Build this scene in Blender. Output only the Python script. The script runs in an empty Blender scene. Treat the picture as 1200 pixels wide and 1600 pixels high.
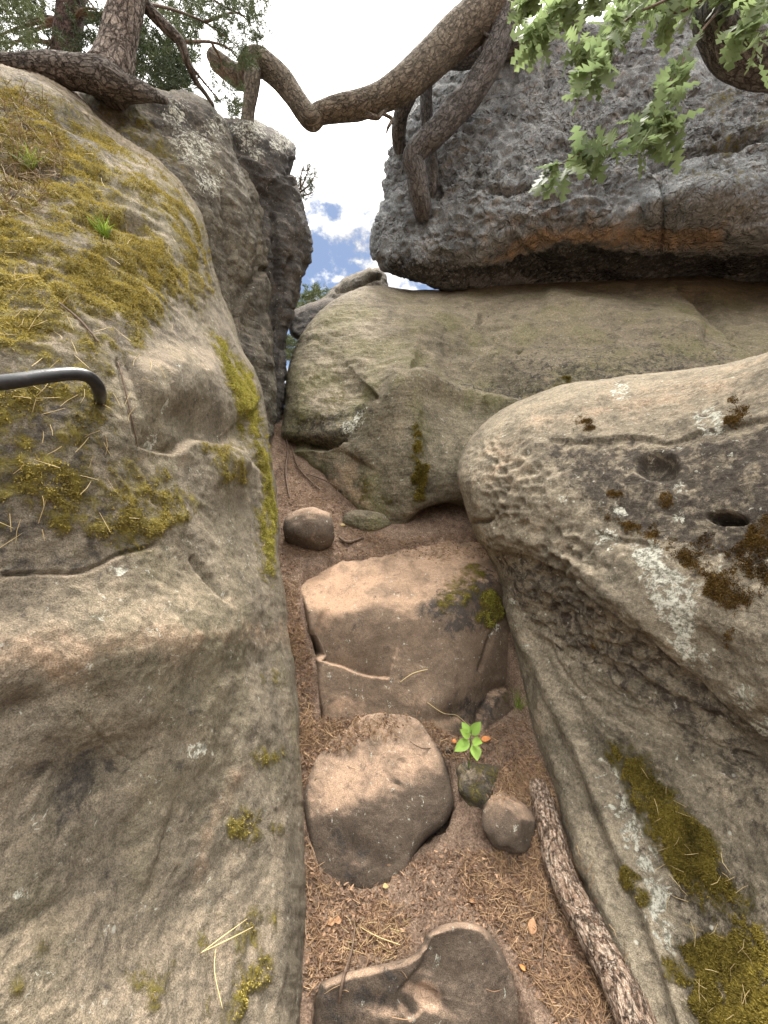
import bpy, math, random
import numpy as np
from mathutils import Vector
from mathutils.bvhtree import BVHTree

random.seed(7); rng = np.random.default_rng(7)
scene = bpy.context.scene
COL = scene.collection
F = 620.0; EYE = 1.5

def W(px, py, d):
    """photo position plus metres of depth -> world point"""
    px = np.asarray(px, float); py = np.asarray(py, float); d = np.asarray(d, float)
    return np.stack([(px-600)/F*d, d+0*px, EYE-(py-800)/F*d], -1)

# ------------------------------------------------------------------ noise
_perm = np.random.default_rng(3).permutation(256)
_perm = np.concatenate([_perm]*3)
_g = np.random.default_rng(5).normal(size=(256, 3)); _g /= np.linalg.norm(_g, axis=1)[:, None]
def _n(P):
    i = np.floor(P).astype(int); f = P-i; i &= 255
    u = f*f*f*(f*(f*6-15)+10)
    r = 0
    for dx in (0, 1):
        for dy in (0, 1):
            for dz in (0, 1):
                h = _perm[_perm[_perm[i[:, 0]+dx]+i[:, 1]+dy]+i[:, 2]+dz]
                w = (u[:, 0] if dx else 1-u[:, 0])*(u[:, 1] if dy else 1-u[:, 1])*(u[:, 2] if dz else 1-u[:, 2])
                r = r+w*np.einsum('ij,ij->i', _g[h], f-np.array([dx, dy, dz]))
    return r*1.5
def fbm(P, s, oct=4, rough=.5, ridge=False, off=0.):
    P = np.asarray(P)*s+off; a = 1; r = 0; t = 0
    for o in range(oct):
        n = _n(P)
        if ridge: n = 1-2*np.abs(n)
        r = r+a*n; t += a; a *= rough; P = P*2.03+17.3
    return r/t
def worley(P, s, off=0.):
    P = np.asarray(P)*s+off; i = np.floor(P).astype(int); b1 = np.full(len(P), 9.); b2 = b1.copy()
    for dx in (-1, 0, 1):
        for dy in (-1, 0, 1):
            for dz in (-1, 0, 1):
                c = i+np.array([dx, dy, dz]); m = c & 255
                h = _perm[_perm[_perm[m[:, 0]]+m[:, 1]]+m[:, 2]]
                q = c+.5+.45*_g[h]
                d = np.linalg.norm(P-q, axis=1)
                b2 = np.minimum(b2, np.maximum(d, b1)); b1 = np.minimum(b1, d)
    return b1, b2
def sstep(a, b, x):
    t = np.clip((x-a)/(b-a), 0, 1); return t*t*(3-2*t)

# ------------------------------------------------------------------ 2-D helpers
def chaikin(p, n=2, closed=True):
    p = np.asarray(p, float)
    for _ in range(n):
        q = np.roll(p, -1, 0) if closed else p[1:]
        b = p if closed else p[:-1]
        r = np.empty((2*len(b), p.shape[1])); r[0::2] = .75*b+.25*q; r[1::2] = .25*b+.75*q
        if not closed: r = np.vstack([p[:1], r, p[-1:]])
        p = r
    return p
def inside(poly, X, Y):
    c = np.zeros(X.shape, bool); n = len(poly)
    for k in range(n):
        x1, y1 = poly[k]; x2, y2 = poly[(k+1) % n]
        if y1 == y2: continue
        cond = ((y1 > Y) != (y2 > Y)) & (X < (x2-x1)*(Y-y1)/(y2-y1)+x1)
        c ^= cond
    return c
def segdist(pts, X, Y, closed):
    """distance, nearest point, side (+ right of travel in image), parameter 0..1"""
    pts = np.asarray(pts, float); n = len(pts)
    best = np.full(X.shape, 1e9); nx = np.zeros(X.shape); ny = np.zeros(X.shape); side = np.zeros(X.shape); par = np.zeros(X.shape)
    L = n if closed else n-1
    for k in range(L):
        a = pts[k]; b = pts[(k+1) % n]; e = b-a; l2 = e@e
        if l2 < 1e-9: continue
        t = np.clip(((X-a[0])*e[0]+(Y-a[1])*e[1])/l2, 0, 1)
        qx = a[0]+t*e[0]; qy = a[1]+t*e[1]; d = np.hypot(X-qx, Y-qy)
        m = d < best
        best[m] = d[m]; nx[m] = qx[m]; ny[m] = qy[m]; par[m] = ((k+t)/L)[m]
        side[m] = np.sign(e[0]*(Y-a[1])-e[1]*(X-a[0]))[m]
    return best, nx, ny, side, par
def tps(ctrl):
    c = np.asarray(ctrl, float); x = c[:, :2]/1000.; v = 1/c[:, 2]; n = len(c)
    def ker(r): return r*r*np.log(r+1e-9)
    K = ker(np.linalg.norm(x[:, None]-x[None], axis=2))+1e-4*np.eye(n)
    P = np.hstack([np.ones((n, 1)), x]); A = np.zeros((n+3, n+3)); A[:n, :n] = K; A[:n, n:] = P; A[n:, :n] = P.T
    s = np.linalg.solve(A, np.concatenate([v, np.zeros(3)]))
    def ev(X, Y):
        q = np.stack([X, Y], -1)/1000.
        r = s[n]+q[..., 0]*s[n+1]+q[..., 1]*s[n+2]
        for k in range(n): r = r+s[k]*ker(np.hypot(q[..., 0]-x[k, 0], q[..., 1]-x[k, 1]))
        return 1/np.clip(r, .02, 5)
    return ev
def planes(pl, k=.012):
    """convex block from planes, each given by three (px, py, depth); rounded arrises"""
    co = [np.linalg.solve(np.array([[1, a[0], a[1]] for a in t], float), np.array([1/a[2] for a in t])) for t in pl]
    def ev(X, Y):
        w = np.stack([c[0]+c[1]*X+c[2]*Y for c in co]); m = w.min(0); w = m-k*np.log(np.exp(-(w-m)/k).sum(0))
        return 1/np.clip(w, .02, 5)
    return ev
def vnormals(V, Fc):
    a, b, c, d = (V[Fc[:, k]] for k in range(4))
    n = np.cross(c-a, d-b); N = np.zeros_like(V)
    for k in range(4): np.add.at(N, Fc[:, k], n)
    l = np.linalg.norm(N, axis=1); l[l == 0] = 1
    return N/l[:, None]

# ------------------------------------------------------------------ objects
def mesh_obj(name, V, faces, mat, parent=None, smooth=True, origin=None, attrs=None, tint=None, grain=None):
    V = np.asarray(V, float)
    if parent is not None: o0 = np.array(parent.location)
    elif origin is not None: o0 = np.asarray(origin, float)
    else: o0 = np.array([V[:, 0].mean(), V[:, 1].mean(), V[:, 2].min()])
    me = bpy.data.meshes.new(name)
    if isinstance(faces, np.ndarray):
        nf, k = faces.shape
        me.vertices.add(len(V)); me.vertices.foreach_set('co', (V-o0).astype(np.float32).ravel())
        me.loops.add(nf*k); me.loops.foreach_set('vertex_index', faces.astype(np.int32).ravel())
        me.polygons.add(nf); me.polygons.foreach_set('loop_start', np.arange(nf, dtype=np.int32)*k)
        me.update(calc_edges=True); me.validate()
    else:
        me.from_pydata([tuple(v) for v in (V-o0)], [], faces)
    me.polygons.foreach_set('use_smooth', [smooth]*len(me.polygons))
    if attrs is not None:
        a = me.attributes.new('mask', 'FLOAT_COLOR', 'POINT'); a.data.foreach_set('color', attrs.astype(np.float32).ravel())
    if grain is not None:
        a = me.attributes.new('grain', 'FLOAT_VECTOR', 'POINT'); a.data.foreach_set('vector', np.asarray(grain, np.float32).ravel())
    if tint is not None:
        a = me.attributes.new('tint', 'FLOAT', 'POINT'); a.data.foreach_set('value', np.asarray(tint, np.float32))
    me.update()
    o = bpy.data.objects.new(name, me); COL.objects.link(o)
    if mat: me.materials.append(mat)
    if parent is not None: o.parent = parent
    else: o.location = o0
    return o
def tag(o, label=None, cat=None, group=None, kind=None):
    if label: o['label'] = label
    if cat: o['category'] = cat
    if group: o['group'] = group
    if kind: o['kind'] = kind
    return o
def thing(name, loc, label, cat, group=None):
    o = bpy.data.objects.new(name, None); COL.objects.link(o); o.location = tuple(loc); o.empty_display_size = .1
    return tag(o, label, cat, group)

# ------------------------------------------------------------------ material nodes
class NT:
    def __init__(s, name):
        s.m = bpy.data.materials.new(name); s.m.use_nodes = True; s.t = s.m.node_tree; s.t.nodes.clear()
        s.out = s.n('ShaderNodeOutputMaterial'); s.b = s.n('ShaderNodeBsdfPrincipled'); s.l(s.b.outputs[0], s.out.inputs[0])
        s.tc = s.n('ShaderNodeTexCoord').outputs['Object']
    def n(s, t, **k):
        x = s.t.nodes.new(t)
        for a, b in k.items(): setattr(x, a, b)
        return x
    def l(s, a, b): s.t.links.new(a, b)
    def put(s, v, i):
        if isinstance(v, bpy.types.NodeSocket): s.l(v, i)
        elif isinstance(v, tuple) and len(v) == 3 and i.type == 'RGBA': i.default_value = v+(1,)
        else: i.default_value = v
    def noise(s, sc, det=4, rough=.55, dist=0., vec=None, stretch=None):
        x = s.n('ShaderNodeTexNoise'); x.inputs['Scale'].default_value = sc; x.inputs['Detail'].default_value = det
        x.inputs['Roughness'].default_value = rough; x.inputs['Distortion'].default_value = dist
        v = vec or s.tc
        if stretch:
            mp = s.n('ShaderNodeMapping'); mp.inputs['Scale'].default_value = stretch; s.l(v, mp.inputs[0]); v = mp.outputs[0]
        s.l(v, x.inputs['Vector']); return x.outputs['Fac']
    def vor(s, sc, feat='F1', vec=None, rnd=1.):
        x = s.n('ShaderNodeTexVoronoi', feature=feat); x.inputs['Scale'].default_value = sc; x.inputs['Randomness'].default_value = rnd
        s.l(vec or s.tc, x.inputs['Vector']); return x
    def rng(s, v, a, b, c=0., d=1., smooth=True):
        x = s.n('ShaderNodeMapRange'); x.interpolation_type = 'SMOOTHSTEP' if smooth else 'LINEAR'
        s.put(v, x.inputs[0])
        for k, q in enumerate((a, b, c, d)): x.inputs[k+1].default_value = q
        return x.outputs[0]
    def math(s, op, a, b=0., clamp=False):
        x = s.n('ShaderNodeMath', operation=op, use_clamp=clamp); s.put(a, x.inputs[0]); s.put(b, x.inputs[1]); return x.outputs[0]
    def mix(s, f, a, b, mode='MIX'):
        x = s.n('ShaderNodeMix', data_type='RGBA', blend_type=mode); s.put(f, x.inputs[0]); s.put(a, x.inputs[6]); s.put(b, x.inputs[7]); return x.outputs[2]
    def ramp(s, v, stops):
        x = s.n('ShaderNodeValToRGB'); e = x.color_ramp.elements
        e[0].position, e[0].color = stops[0][0], stops[0][1]+(1,); e[1].position, e[1].color = stops[-1][0], stops[-1][1]+(1,)
        for p, c in stops[1:-1]: q = e.new(p); q.color = c+(1,)
        s.l(v, x.inputs[0]); return x.outputs[0]
    def bump(s, h, dist, strength=1., prev=None):
        x = s.n('ShaderNodeBump'); x.inputs['Strength'].default_value = strength; x.inputs['Distance'].default_value = dist
        s.l(h, x.inputs['Height'])
        if prev: s.l(prev, x.inputs['Normal'])
        return x.outputs[0]
    def fin(s, col, rough=.9, nrm=None, spec=.25):
        s.put(col, s.b.inputs['Base Color']); s.put(rough, s.b.inputs['Roughness']); s.b.inputs['Specular IOR Level'].default_value = spec
        if nrm: s.l(nrm, s.b.inputs['Normal'])
        return s.m

def sandstone(name, dark, mid, light, sand_lit=(.36, .27, .19), moss=(.17, .135, .022), moss2=(.075, .06, .012), lichen=(.6, .59, .5),
              crust_shade=(.045, .04, .036), wear_lit=(.36, .245, .16), sand_lit_amt=.5, grain=1., pits=0., spots=.5, layer=0., green=0., streak=None, rough_=1., topr=(.3, .9)):
    t = NT(name)
    b2 = t.noise(20., 8, .7, .5); a = t.noise(1.7, 6, .62, .6); b = t.noise(8., 9, .66, .4); c = t.noise(70., 5, .7); g = t.noise(330., 3, .7)
    col = t.ramp(t.math('ADD', t.math('MULTIPLY', a, .45), t.math('MULTIPLY', b, .55)), [(.37, dark), (.5, mid), (.63, light)])
    if green: col = t.mix(t.math('MULTIPLY', t.rng(t.noise(2.3, 4, .6, 0, None, (1, 1, .6)), .45, .65), green), col, (.15, .145, .06))
    if streak: # vertical weathering streaks
        st = t.rng(t.noise(5., 6, .65, .3, None, (1.6, 1.6, .22)), .46, .62); col = t.mix(t.math('MULTIPLY', st, streak), col, crust_shade)
    geo = t.n('ShaderNodeNewGeometry'); sx = t.n('ShaderNodeSeparateXYZ'); t.l(geo.outputs['Normal'], sx.inputs[0])
    top = t.math('MULTIPLY', t.rng(sx.outputs[2], *topr), t.rng(b, .3, .6, .35, 1.))
    col = t.mix(t.math('MULTIPLY', top, sand_lit_amt), col, sand_lit)  # pale dust on upward faces, with lit tops put into the same colour
    at = t.n('ShaderNodeAttribute'); at.attribute_name = 'mask'
    sp = t.n('ShaderNodeSeparateColor'); t.l(at.outputs['Color'], sp.inputs[0])
    def cover(ch, k, amp=1.0, nz=b):
        amp *= 2.4
        return t.rng(t.math('ADD', ch, t.math('MULTIPLY', t.math('SUBTRACT', nz, .5), amp)), .5-k, .5+k)
    col = t.mix(t.math('MULTIPLY', cover(sp.outputs[2], .4, .8), .8), col, wear_lit)  # wear; on the step boulder it also carries painted lit tone
    crust_shade_m = cover(at.outputs['Alpha'], .3, 1.4, b2); col = t.mix(t.math('MULTIPLY', crust_shade_m, .88), col, crust_shade)  # crust, plus shade painted under ledges, in creases and on a front
    # fine grain and mottling
    col = t.mix(1., col, t.ramp(c, [(.34, (1-.36*rough_,)*3), (.5, (1.,)*3), (.66, (1+.34*rough_,)*3)]), 'MULTIPLY')
    col = t.mix(grain, col, t.ramp(g, [(.34, (.62,)*3), (.5, (1.,)*3), (.66, (1.42,)*3)]), 'MULTIPLY')
    # small pale lichen dots
    v = t.vor(26.); sc = t.n('ShaderNodeSeparateColor'); t.l(v.outputs['Color'], sc.inputs[0])
    dots = t.math('MULTIPLY', t.rng(t.math('ADD', v.outputs['Distance'], t.math('MULTIPLY', c, .25)), .2, .32, 1., 0.), t.rng(sc.outputs[0], .86, .9))
    dots = t.math('MULTIPLY', dots, t.rng(a, .42, .6))
    col = t.mix(t.math('MULTIPLY', dots, spots), col, lichen)
    b3 = t.noise(30., 7, .75, .6)
    lic = cover(sp.outputs[1], .12, 1.5, b3)
    col = t.mix(t.math('MULTIPLY', lic, .9), col, t.mix(t.rng(c, .4, .56), (.2, .2, .16), lichen))
    ms = cover(sp.outputs[0], .28, .7, b3)
    mc = t.mix(t.rng(b3, .35, .65), moss2, moss)
    col = t.mix(t.math('MULTIPLY', ms, .95), col, mc)
    h = t.bump(b, .06, .7*rough_)
    h = t.bump(b2, .025, .6*rough_, h)
    h = t.bump(c, .009, .9*rough_, h)
    h = t.bump(g, .004, .9, h)
    if layer: h = t.bump(t.noise(5., 7, .6, .8, None, (.6, .6, 3.2)), .06, layer, h)
    if pits:
        nv = t.n('ShaderNodeVectorMath', operation='ADD'); t.l(t.tc, nv.inputs[0])
        nn = t.n('ShaderNodeTexNoise'); nn.inputs['Scale'].default_value = 5.; t.l(t.tc, nn.inputs['Vector'])
        ns = t.n('ShaderNodeVectorMath', operation='SCALE'); t.l(nn.outputs['Color'], ns.inputs[0]); ns.inputs['Scale'].default_value = .35; t.l(ns.outputs[0], nv.inputs[1])
        vv = t.vor(15., 'SMOOTH_F1', nv.outputs[0]); pm = t.rng(t.noise(1.9, 3, .6), .4, .6, .12, 1.); h = t.bump(t.math('MULTIPLY', vv.outputs['Distance'], pm), .09, pits, h)
        h = t.bump(t.math('MULTIPLY', t.vor(34., 'SMOOTH_F1', nv.outputs[0]).outputs['Distance'], pm), .022, pits, h)
    h = t.bump(t.math('MULTIPLY', ms, b3), .02, .8, h)
    return t.fin(col, .92, h, .2)

def simple(name, cols, sc=20., rough=.85, stretch=None, bmp=.004, spec=.2, tint=0.):
    t = NT(name); n = t.noise(sc, 6, .6, .3, None, stretch)
    col = t.ramp(n, [(.3, cols[0]), (.5, cols[1]), (.7, cols[2])])
    if tint:
        at = t.n('ShaderNodeAttribute'); at.attribute_name = 'tint'
        col = t.mix(1., col, t.ramp(at.outputs['Fac'], [(0., (1-tint,)*3), (1., (1+tint,)*3)]), 'MULTIPLY')
    return t.fin(col, rough, t.bump(n, bmp, .7), spec)
def blades(name, c0, c1, rough=.7, trans=0.):
    t = NT(name); at = t.n('ShaderNodeAttribute'); at.attribute_name = 'tint'
    col = t.ramp(at.outputs['Fac'], [(0., c0), (1., c1)])
    t.fin(col, rough, None, .2)
    if trans:
        tr = t.n('ShaderNodeBsdfTranslucent'); t.l(col, tr.inputs[0]); mx = t.n('ShaderNodeMixShader'); mx.inputs[0].default_value = trans
        t.l(t.b.outputs[0], mx.inputs[1]); t.l(tr.outputs[0], mx.inputs[2]); t.l(mx.outputs[0], t.out.inputs[0])
    return t.m

# ------------------------------------------------------------------ rock builder
def axis(a, b, lo, hi, s):
    r = list(np.arange(max(a, lo), min(b, hi)+s, s)); st = s
    x = r[0]
    left = []
    while x > a-s: st = min(st*1.25, 24); x -= st; left.append(x)
    st = s; x = r[-1]
    while x < b+s: st = min(st*1.25, 24); x += st; r.append(x)
    return np.array(left[::-1]+r)

def rock(name, label, outline, ctrl, mat, step=3., rnd=(30, .12), thick=1.0, amp=(.05, 1.6, .02, 6.), feats=(), masks={}, soft=2,
         displace=None, cat='boulder', shrink=.45, parent=None, fine=.008, rag=0.):
    out = chaikin(outline, soft)
    seg = np.linalg.norm(np.roll(out, -1, 0)-out, axis=1); k = np.clip((seg/6).astype(int), 1, 60)
    out = np.vstack([out[i]+(out[(i+1) % len(out)]-out[i])*np.linspace(0, 1, k[i], endpoint=False)[:, None] for i in range(len(out))])
    q = np.c_[out/60., np.zeros(len(out))]                                  # an uneven natural outline
    out = out+np.c_[fbm(q, 1., 4, off=3.3), fbm(q, 1., 4, off=9.1)]*min(6, rnd[0]*.2)+rag*np.c_[fbm(q, 2.6, 4, .65, off=21.), fbm(q, 2.6, 4, .65, off=43.)]
    xs = axis(out[:, 0].min(), out[:, 0].max(), -30, 1230, step); ys = axis(out[:, 1].min(), out[:, 1].max(), -30, 1630, step)
    X, Y = np.meshgrid(xs, ys); ny, nx = X.shape
    cx = (X[:-1, :-1]+X[1:, 1:])/2; cy = (Y[:-1, :-1]+Y[1:, 1:])/2
    ok = inside(out, cx, cy)
    for _ in range(2):  # drop dangling cells
        p = np.pad(ok, 1).astype(int); nb = p[:-2, 1:-1]+p[2:, 1:-1]+p[1:-1, :-2]+p[1:-1, 2:]; ok &= nb >= 2
    J, I = np.nonzero(ok); idx = lambda j, i: j*nx+i
    Fc = np.stack([idx(J, I), idx(J+1, I), idx(J+1, I+1), idx(J, I+1)], 1)
    used = np.unique(Fc); rem = np.full(ny*nx, -1); rem[used] = np.arange(len(used)); Fc = rem[Fc]
    x = X.ravel()[used].copy(); y = Y.ravel()[used].copy()
    E = np.vstack([Fc[:, [0, 1]], Fc[:, [1, 2]], Fc[:, [2, 3]], Fc[:, [3, 0]]])
    key = np.sort(E, 1); code = key[:, 0]*len(used)+key[:, 1]
    uq, inv, cnt = np.unique(code, return_inverse=True, return_counts=True)
    bE = E[cnt[inv] == 1]; bv = np.unique(bE)
    dist, qx, qy, _, _ = segdist(out, x[bv], y[bv], True)
    x[bv] = qx; y[bv] = qy
    # relax the skin next to the snapped rim
    dist = segdist(out, x, y, True)[0]; dist[bv] = 0
    ev = planes(*ctrl) if isinstance(ctrl, tuple) else tps(ctrl); d = ev(x, y)
    e = np.clip(dist/rnd[0], 0, 1); d0 = d
    d = d+rnd[1]*(1-np.sqrt(np.clip(1-(1-e)**2, 0, 1)))
    V = W(x, y, d); N = vnormals(V, Fc)
    cam = np.array([0, 0, EYE])-V; fl = np.einsum('ij,ij->i', N, cam) < 0; 
    if fl.mean() > .5: Fc = Fc[:, ::-1]; N = -N; bE = bE[:, ::-1]
    A = np.zeros((len(V), 4)); px_ = np.clip(1/np.clip(d0, .5, 9)*22, 5, 30)
    wx = x+px_*fbm(V, 6., 4, .6, off=31.); wy = y+px_*fbm(V, 6., 4, .6, off=57.)
    for ch, lst in masks.items():
        c = 'mlwc'.index(ch)
        for poly, val, sf in lst: A[:, c] = np.maximum(A[:, c], val*soft_poly(poly, wx, wy, sf))
    mo = A[:, 0]+(.55*fbm(V, 4., 3, off=1.)+.75*fbm(V, 16., 4, .65, off=1.))*np.minimum(1, A[:, 0]*3); A[:, 0] = np.clip(mo, 0, 1)
    h = .01*sstep(.42, .75, mo)*(.55+.9*fbm(V, 28., 3, .6, off=6.))
    h = h+amp[0]*fbm(V, amp[1], 3, off=len(name)*1.7)+amp[2]*fbm(V, amp[3], 4, .55, off=5.)+fine*(fbm(V, 22., 4, .65)+.5*fbm(V, 13., 3, .6, True, off=3.))
    for f in feats:
        kind = f[0]
        if kind == 'crack':      # sharp groove along a line
            _, pts, w, a = f; dd, _, _, _, pr = segdist(chaikin(pts, 2, False), x+4*fbm(V, 9., 3), y+4*fbm(V, 9., 3, off=8), False)
            h = h-a*np.exp(-(dd/w)**2)*np.sqrt(np.clip(np.minimum(pr, 1-pr)*10, 0, 1))
        elif kind == 'under':    # ledge: the right-hand side of the line is cut back and recovers over ln pixels
            pts, ln, a = f[1:4]; s0 = f[4] if len(f) > 4 else 3.; jx = 7*fbm(V, 5., 4, .6); dd, _, _, sd, pr = segdist(chaikin(pts, 2, False), x+jx, y+jx, False)
            fade = np.sqrt(np.clip(np.minimum(pr, 1-pr)*6, 0, 1))
            h = h-np.where(sd > 0, a*np.exp(-dd/ln)*sstep(0, s0, dd), 0)*fade
        elif kind == 'ridge':
            _, pts, w, a = f; dd, _, _, _, pr = segdist(chaikin(pts, 2, False), x, y, False)
            h = h+a*np.exp(-(dd/w)**2)*np.sqrt(np.clip(np.minimum(pr, 1-pr)*6, 0, 1))
        elif kind == 'dent':     # (cx, cy, rx, ry, angle, depth, power)
            _, cx_, cy_, rx, ry, an, a, pw = f; ca, sa = math.cos(an), math.sin(an)
            u = ((x-cx_)*ca+(y-cy_)*sa)/rx; v = (-(x-cx_)*sa+(y-cy_)*ca)/ry
            rr = np.hypot(u, v)+.12*fbm(V, 12., 2); h = h-a*np.exp(-np.clip(rr, 0, 9)**pw)
        elif kind == 'pits':     # honeycomb weathering inside a soft polygon
            _, poly, s, a, flat = f
            m = soft_poly(poly, x, y, 30) if poly is not None else 1
            b1, b2 = worley(V*np.array([1, 1, flat])+.06*np.stack([fbm(V, 4., 3, off=k*7.) for k in range(3)], 1), s)
            h = h-a*m*np.clip(1-b1*1.45, 0, 1)*(.5+fbm(V, 2.5, 2, off=2.))
        elif kind == 'layer':
            _, poly, s, a = f; m = soft_poly(poly, x, y, 40) if poly is not None else 1
            h = h+a*m*fbm(V*np.array([.35, .35, 1.])+.05*fbm(V, 3., 2)[:, None], s, 4, .6, True)
    damp = (.8 if rag else .35)+(.2 if rag else .65)*np.clip(dist/12., 0, 1)
    V = V+N*(h*damp)[:, None]
    # sides and back: the rim runs away from the camera, narrows and closes
    nxt = {int(a): int(b) for a, b in bE}; loops = []; seen = set()
    for s0 in nxt:
        if s0 in seen: continue
        lp = [s0]; seen.add(s0); c = nxt[s0]
        while c != s0 and c in nxt and c not in seen: lp.append(c); seen.add(c); c = nxt[c]
        loops.append(lp)
    lp = np.array(max(loops, key=len)); n = len(lp)
    cen = V[lp].mean(0); ray = V[lp]-np.array([0, 0, EYE]); ray /= np.linalg.norm(ray, axis=1)[:, None]
    VV = [V]; FF = [Fc]; prev = lp; base = len(V)
    prof = [(.05, .01), (.18, .05), (.42, .14), (.75, .3), (1., .55)]
    for tt, sh in prof:
        Q = V[lp]+ray*(tt*thick); Q = Q+(cen+(Q-V[lp]).mean(0)-Q)*(sh*shrink*1.6)
        Q = Q+np.stack([fbm(V[lp]+tt, 2.5, 3, off=k*5.) for k in range(3)], 1)*.05*min(1, thick)*tt
        VV.append(Q); cur = np.arange(base, base+n); base += n
        FF.append(np.stack([np.roll(prev, -1), prev, cur, np.roll(cur, -1)], 1)); prev = cur
    VV.append((VV[-1].mean(0)+0*cen)[None]); 
    tri = np.stack([np.roll(prev, -1), prev, np.full(n, base)], 1)
    V2 = np.vstack(VV); A2 = np.vstack([A, np.zeros((len(V2)-len(A), 4))])
    faces = [tuple(f) for f in np.vstack(FF).tolist()]+[tuple(f) for f in tri.tolist()]
    o = mesh_obj(name, V2, faces, mat, parent, attrs=A2)
    if parent is None: tag(o, label, cat)
    ROCK[o.name] = (V, Fc, A, x, y, dist)
    return o
ROCK = {}
def soft_poly(poly, x, y, s):
    if len(poly) == 2 or (len(poly) and len(poly[0]) == 3):   # blobs (cx, cy, r)
        r = np.zeros(x.shape)
        for cx, cy, rr in poly: r = np.maximum(r, sstep(rr+s, rr-s*.5, np.hypot(x-cx, y-cy)))
        return r
    dd = segdist(poly, x, y, True)[0]; ins = inside(poly, x, y)
    return sstep(-s, s, np.where(ins, dd, -dd))

# ------------------------------------------------------------------ tubes, leaves, scatter
def spline(P, n):
    P = np.asarray(P, float); m = len(P); out = []
    for i in range(m-1):
        p0, p1, p2, p3 = P[max(i-1, 0)], P[i], P[i+1], P[min(i+2, m-1)]
        for t in np.linspace(0, 1, n, endpoint=False):
            out.append(.5*((2*p1)+(-p0+p2)*t+(2*p0-5*p1+4*p2-p3)*t*t+(-p0+3*p1-3*p2+p3)*t**3))
    out.append(P[-1]); return np.array(out)
def tube(P, R, segs=10, sub=8, bark=0., bs=14., flute=0.):
    """swept tube with closed rounded ends; returns verts, faces"""
    Q = spline(np.c_[np.asarray(P, float), np.asarray(R, float)], sub); C = Q[:, :3]; r = np.maximum(Q[:, 3], .0005)
    T = np.gradient(C, axis=0); T /= np.linalg.norm(T, axis=1)[:, None]+1e-12
    up = np.array([0, 0, 1.]) if abs(T[0, 2]) < .9 else np.array([1., 0, 0])
    u = np.cross(T[0], up); u /= np.linalg.norm(u); V = []
    a = np.arange(segs)*2*math.pi/segs
    for i in range(len(C)):
        u = u-T[i]*(u@T[i]); u /= np.linalg.norm(u)+1e-12; v = np.cross(T[i], u)
        V.append(C[i]+r[i]*(np.cos(a)[:, None]*u+np.sin(a)[:, None]*v))
    V = np.vstack(V)
    if bark:
        cc = np.repeat(C, segs, 0); N = V-cc; N /= np.linalg.norm(N, axis=1)[:, None]+1e-9; rr = np.repeat(r, segs)
        sl = np.concatenate([[0], np.cumsum(np.linalg.norm(np.diff(C, axis=0), axis=1))]); aa = np.tile(a, len(C))
        G = np.stack([np.cos(aa)*rr, np.sin(aa)*rr, np.repeat(sl, segs)*.45], 1); G = G+.02*np.stack([fbm(V, 9., 2, off=k*3.) for k in range(3)], 1)
        h = fbm(V, bs*.25, 2, off=4.)*.6+fbm(G, bs, 4, .6, True)*.5
        V = V+N*(h*bark*np.minimum(rr/ rr.max(), 1))[:, None]
        global GRAIN; GRAIN = np.vstack([G, G[:1], G[-1:]])
    n = len(C); Fc = []
    for i in range(n-1):
        for k in range(segs):
            k2 = (k+1) % segs; Fc.append((i*segs+k, i*segs+k2, (i+1)*segs+k2, (i+1)*segs+k))
    V = np.vstack([V, C[0]-T[0]*r[0]*.4, C[-1]+T[-1]*r[-1]*.4]); e0 = n*segs
    for k in range(segs):
        k2 = (k+1) % segs; Fc.append((e0, k2, k)); Fc.append((e0+1, (n-1)*segs+k, (n-1)*segs+k2))
    return V, Fc
class Bag:
    def __init__(s): s.V = []; s.F = []; s.n = 0; s.t = []
    def add(s, V, Fc, t=.5):
        V = np.asarray(V); s.V.append(V); s.F += [tuple(int(i)+s.n for i in f) for f in Fc]; s.n += len(V); s.t.append(np.full(len(V), t) if np.isscalar(t) else t)
    def build(s, name, mat, parent=None, smooth=True, origin=None):
        return mesh_obj(name, np.vstack(s.V), s.F, mat, parent, smooth, origin, tint=np.concatenate(s.t))
def tpx(pts, r_px=True):
    """tube path from photo points (px, py, depth, width in px)"""
    p = np.array(pts, float); return W(p[:, 0], p[:, 1], p[:, 2]), p[:, 3]/2*p[:, 2]/F
def blade_mesh(P, D, L, Wd, up=None, bend=.3):
    """many narrow bent blades at once: each 5 verts, a quad and a triangle"""
    n = len(P); D = D/(np.linalg.norm(D, axis=1)[:, None]+1e-9)
    S = np.cross(D, rng.normal(size=(n, 3))); S /= np.linalg.norm(S, axis=1)[:, None]+1e-9
    B = np.cross(S, D); L = L[:, None]; w = Wd[:, None]
    mid = P+D*L*.55+B*L*bend*.15; tip = P+D*L+B*L*bend*.6
    V = np.stack([P-S*w*.5, P+S*w*.5, mid+S*w*.42, mid-S*w*.42, tip], 1).reshape(-1, 3)
    k = np.arange(n)[:, None]*5
    f1 = k+np.array([[0, 1, 2]]); f2 = k+np.array([[0, 2, 3]]); f3 = k+np.array([[3, 2, 4]])
    return V, np.vstack([f1, f2, f3])
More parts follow.
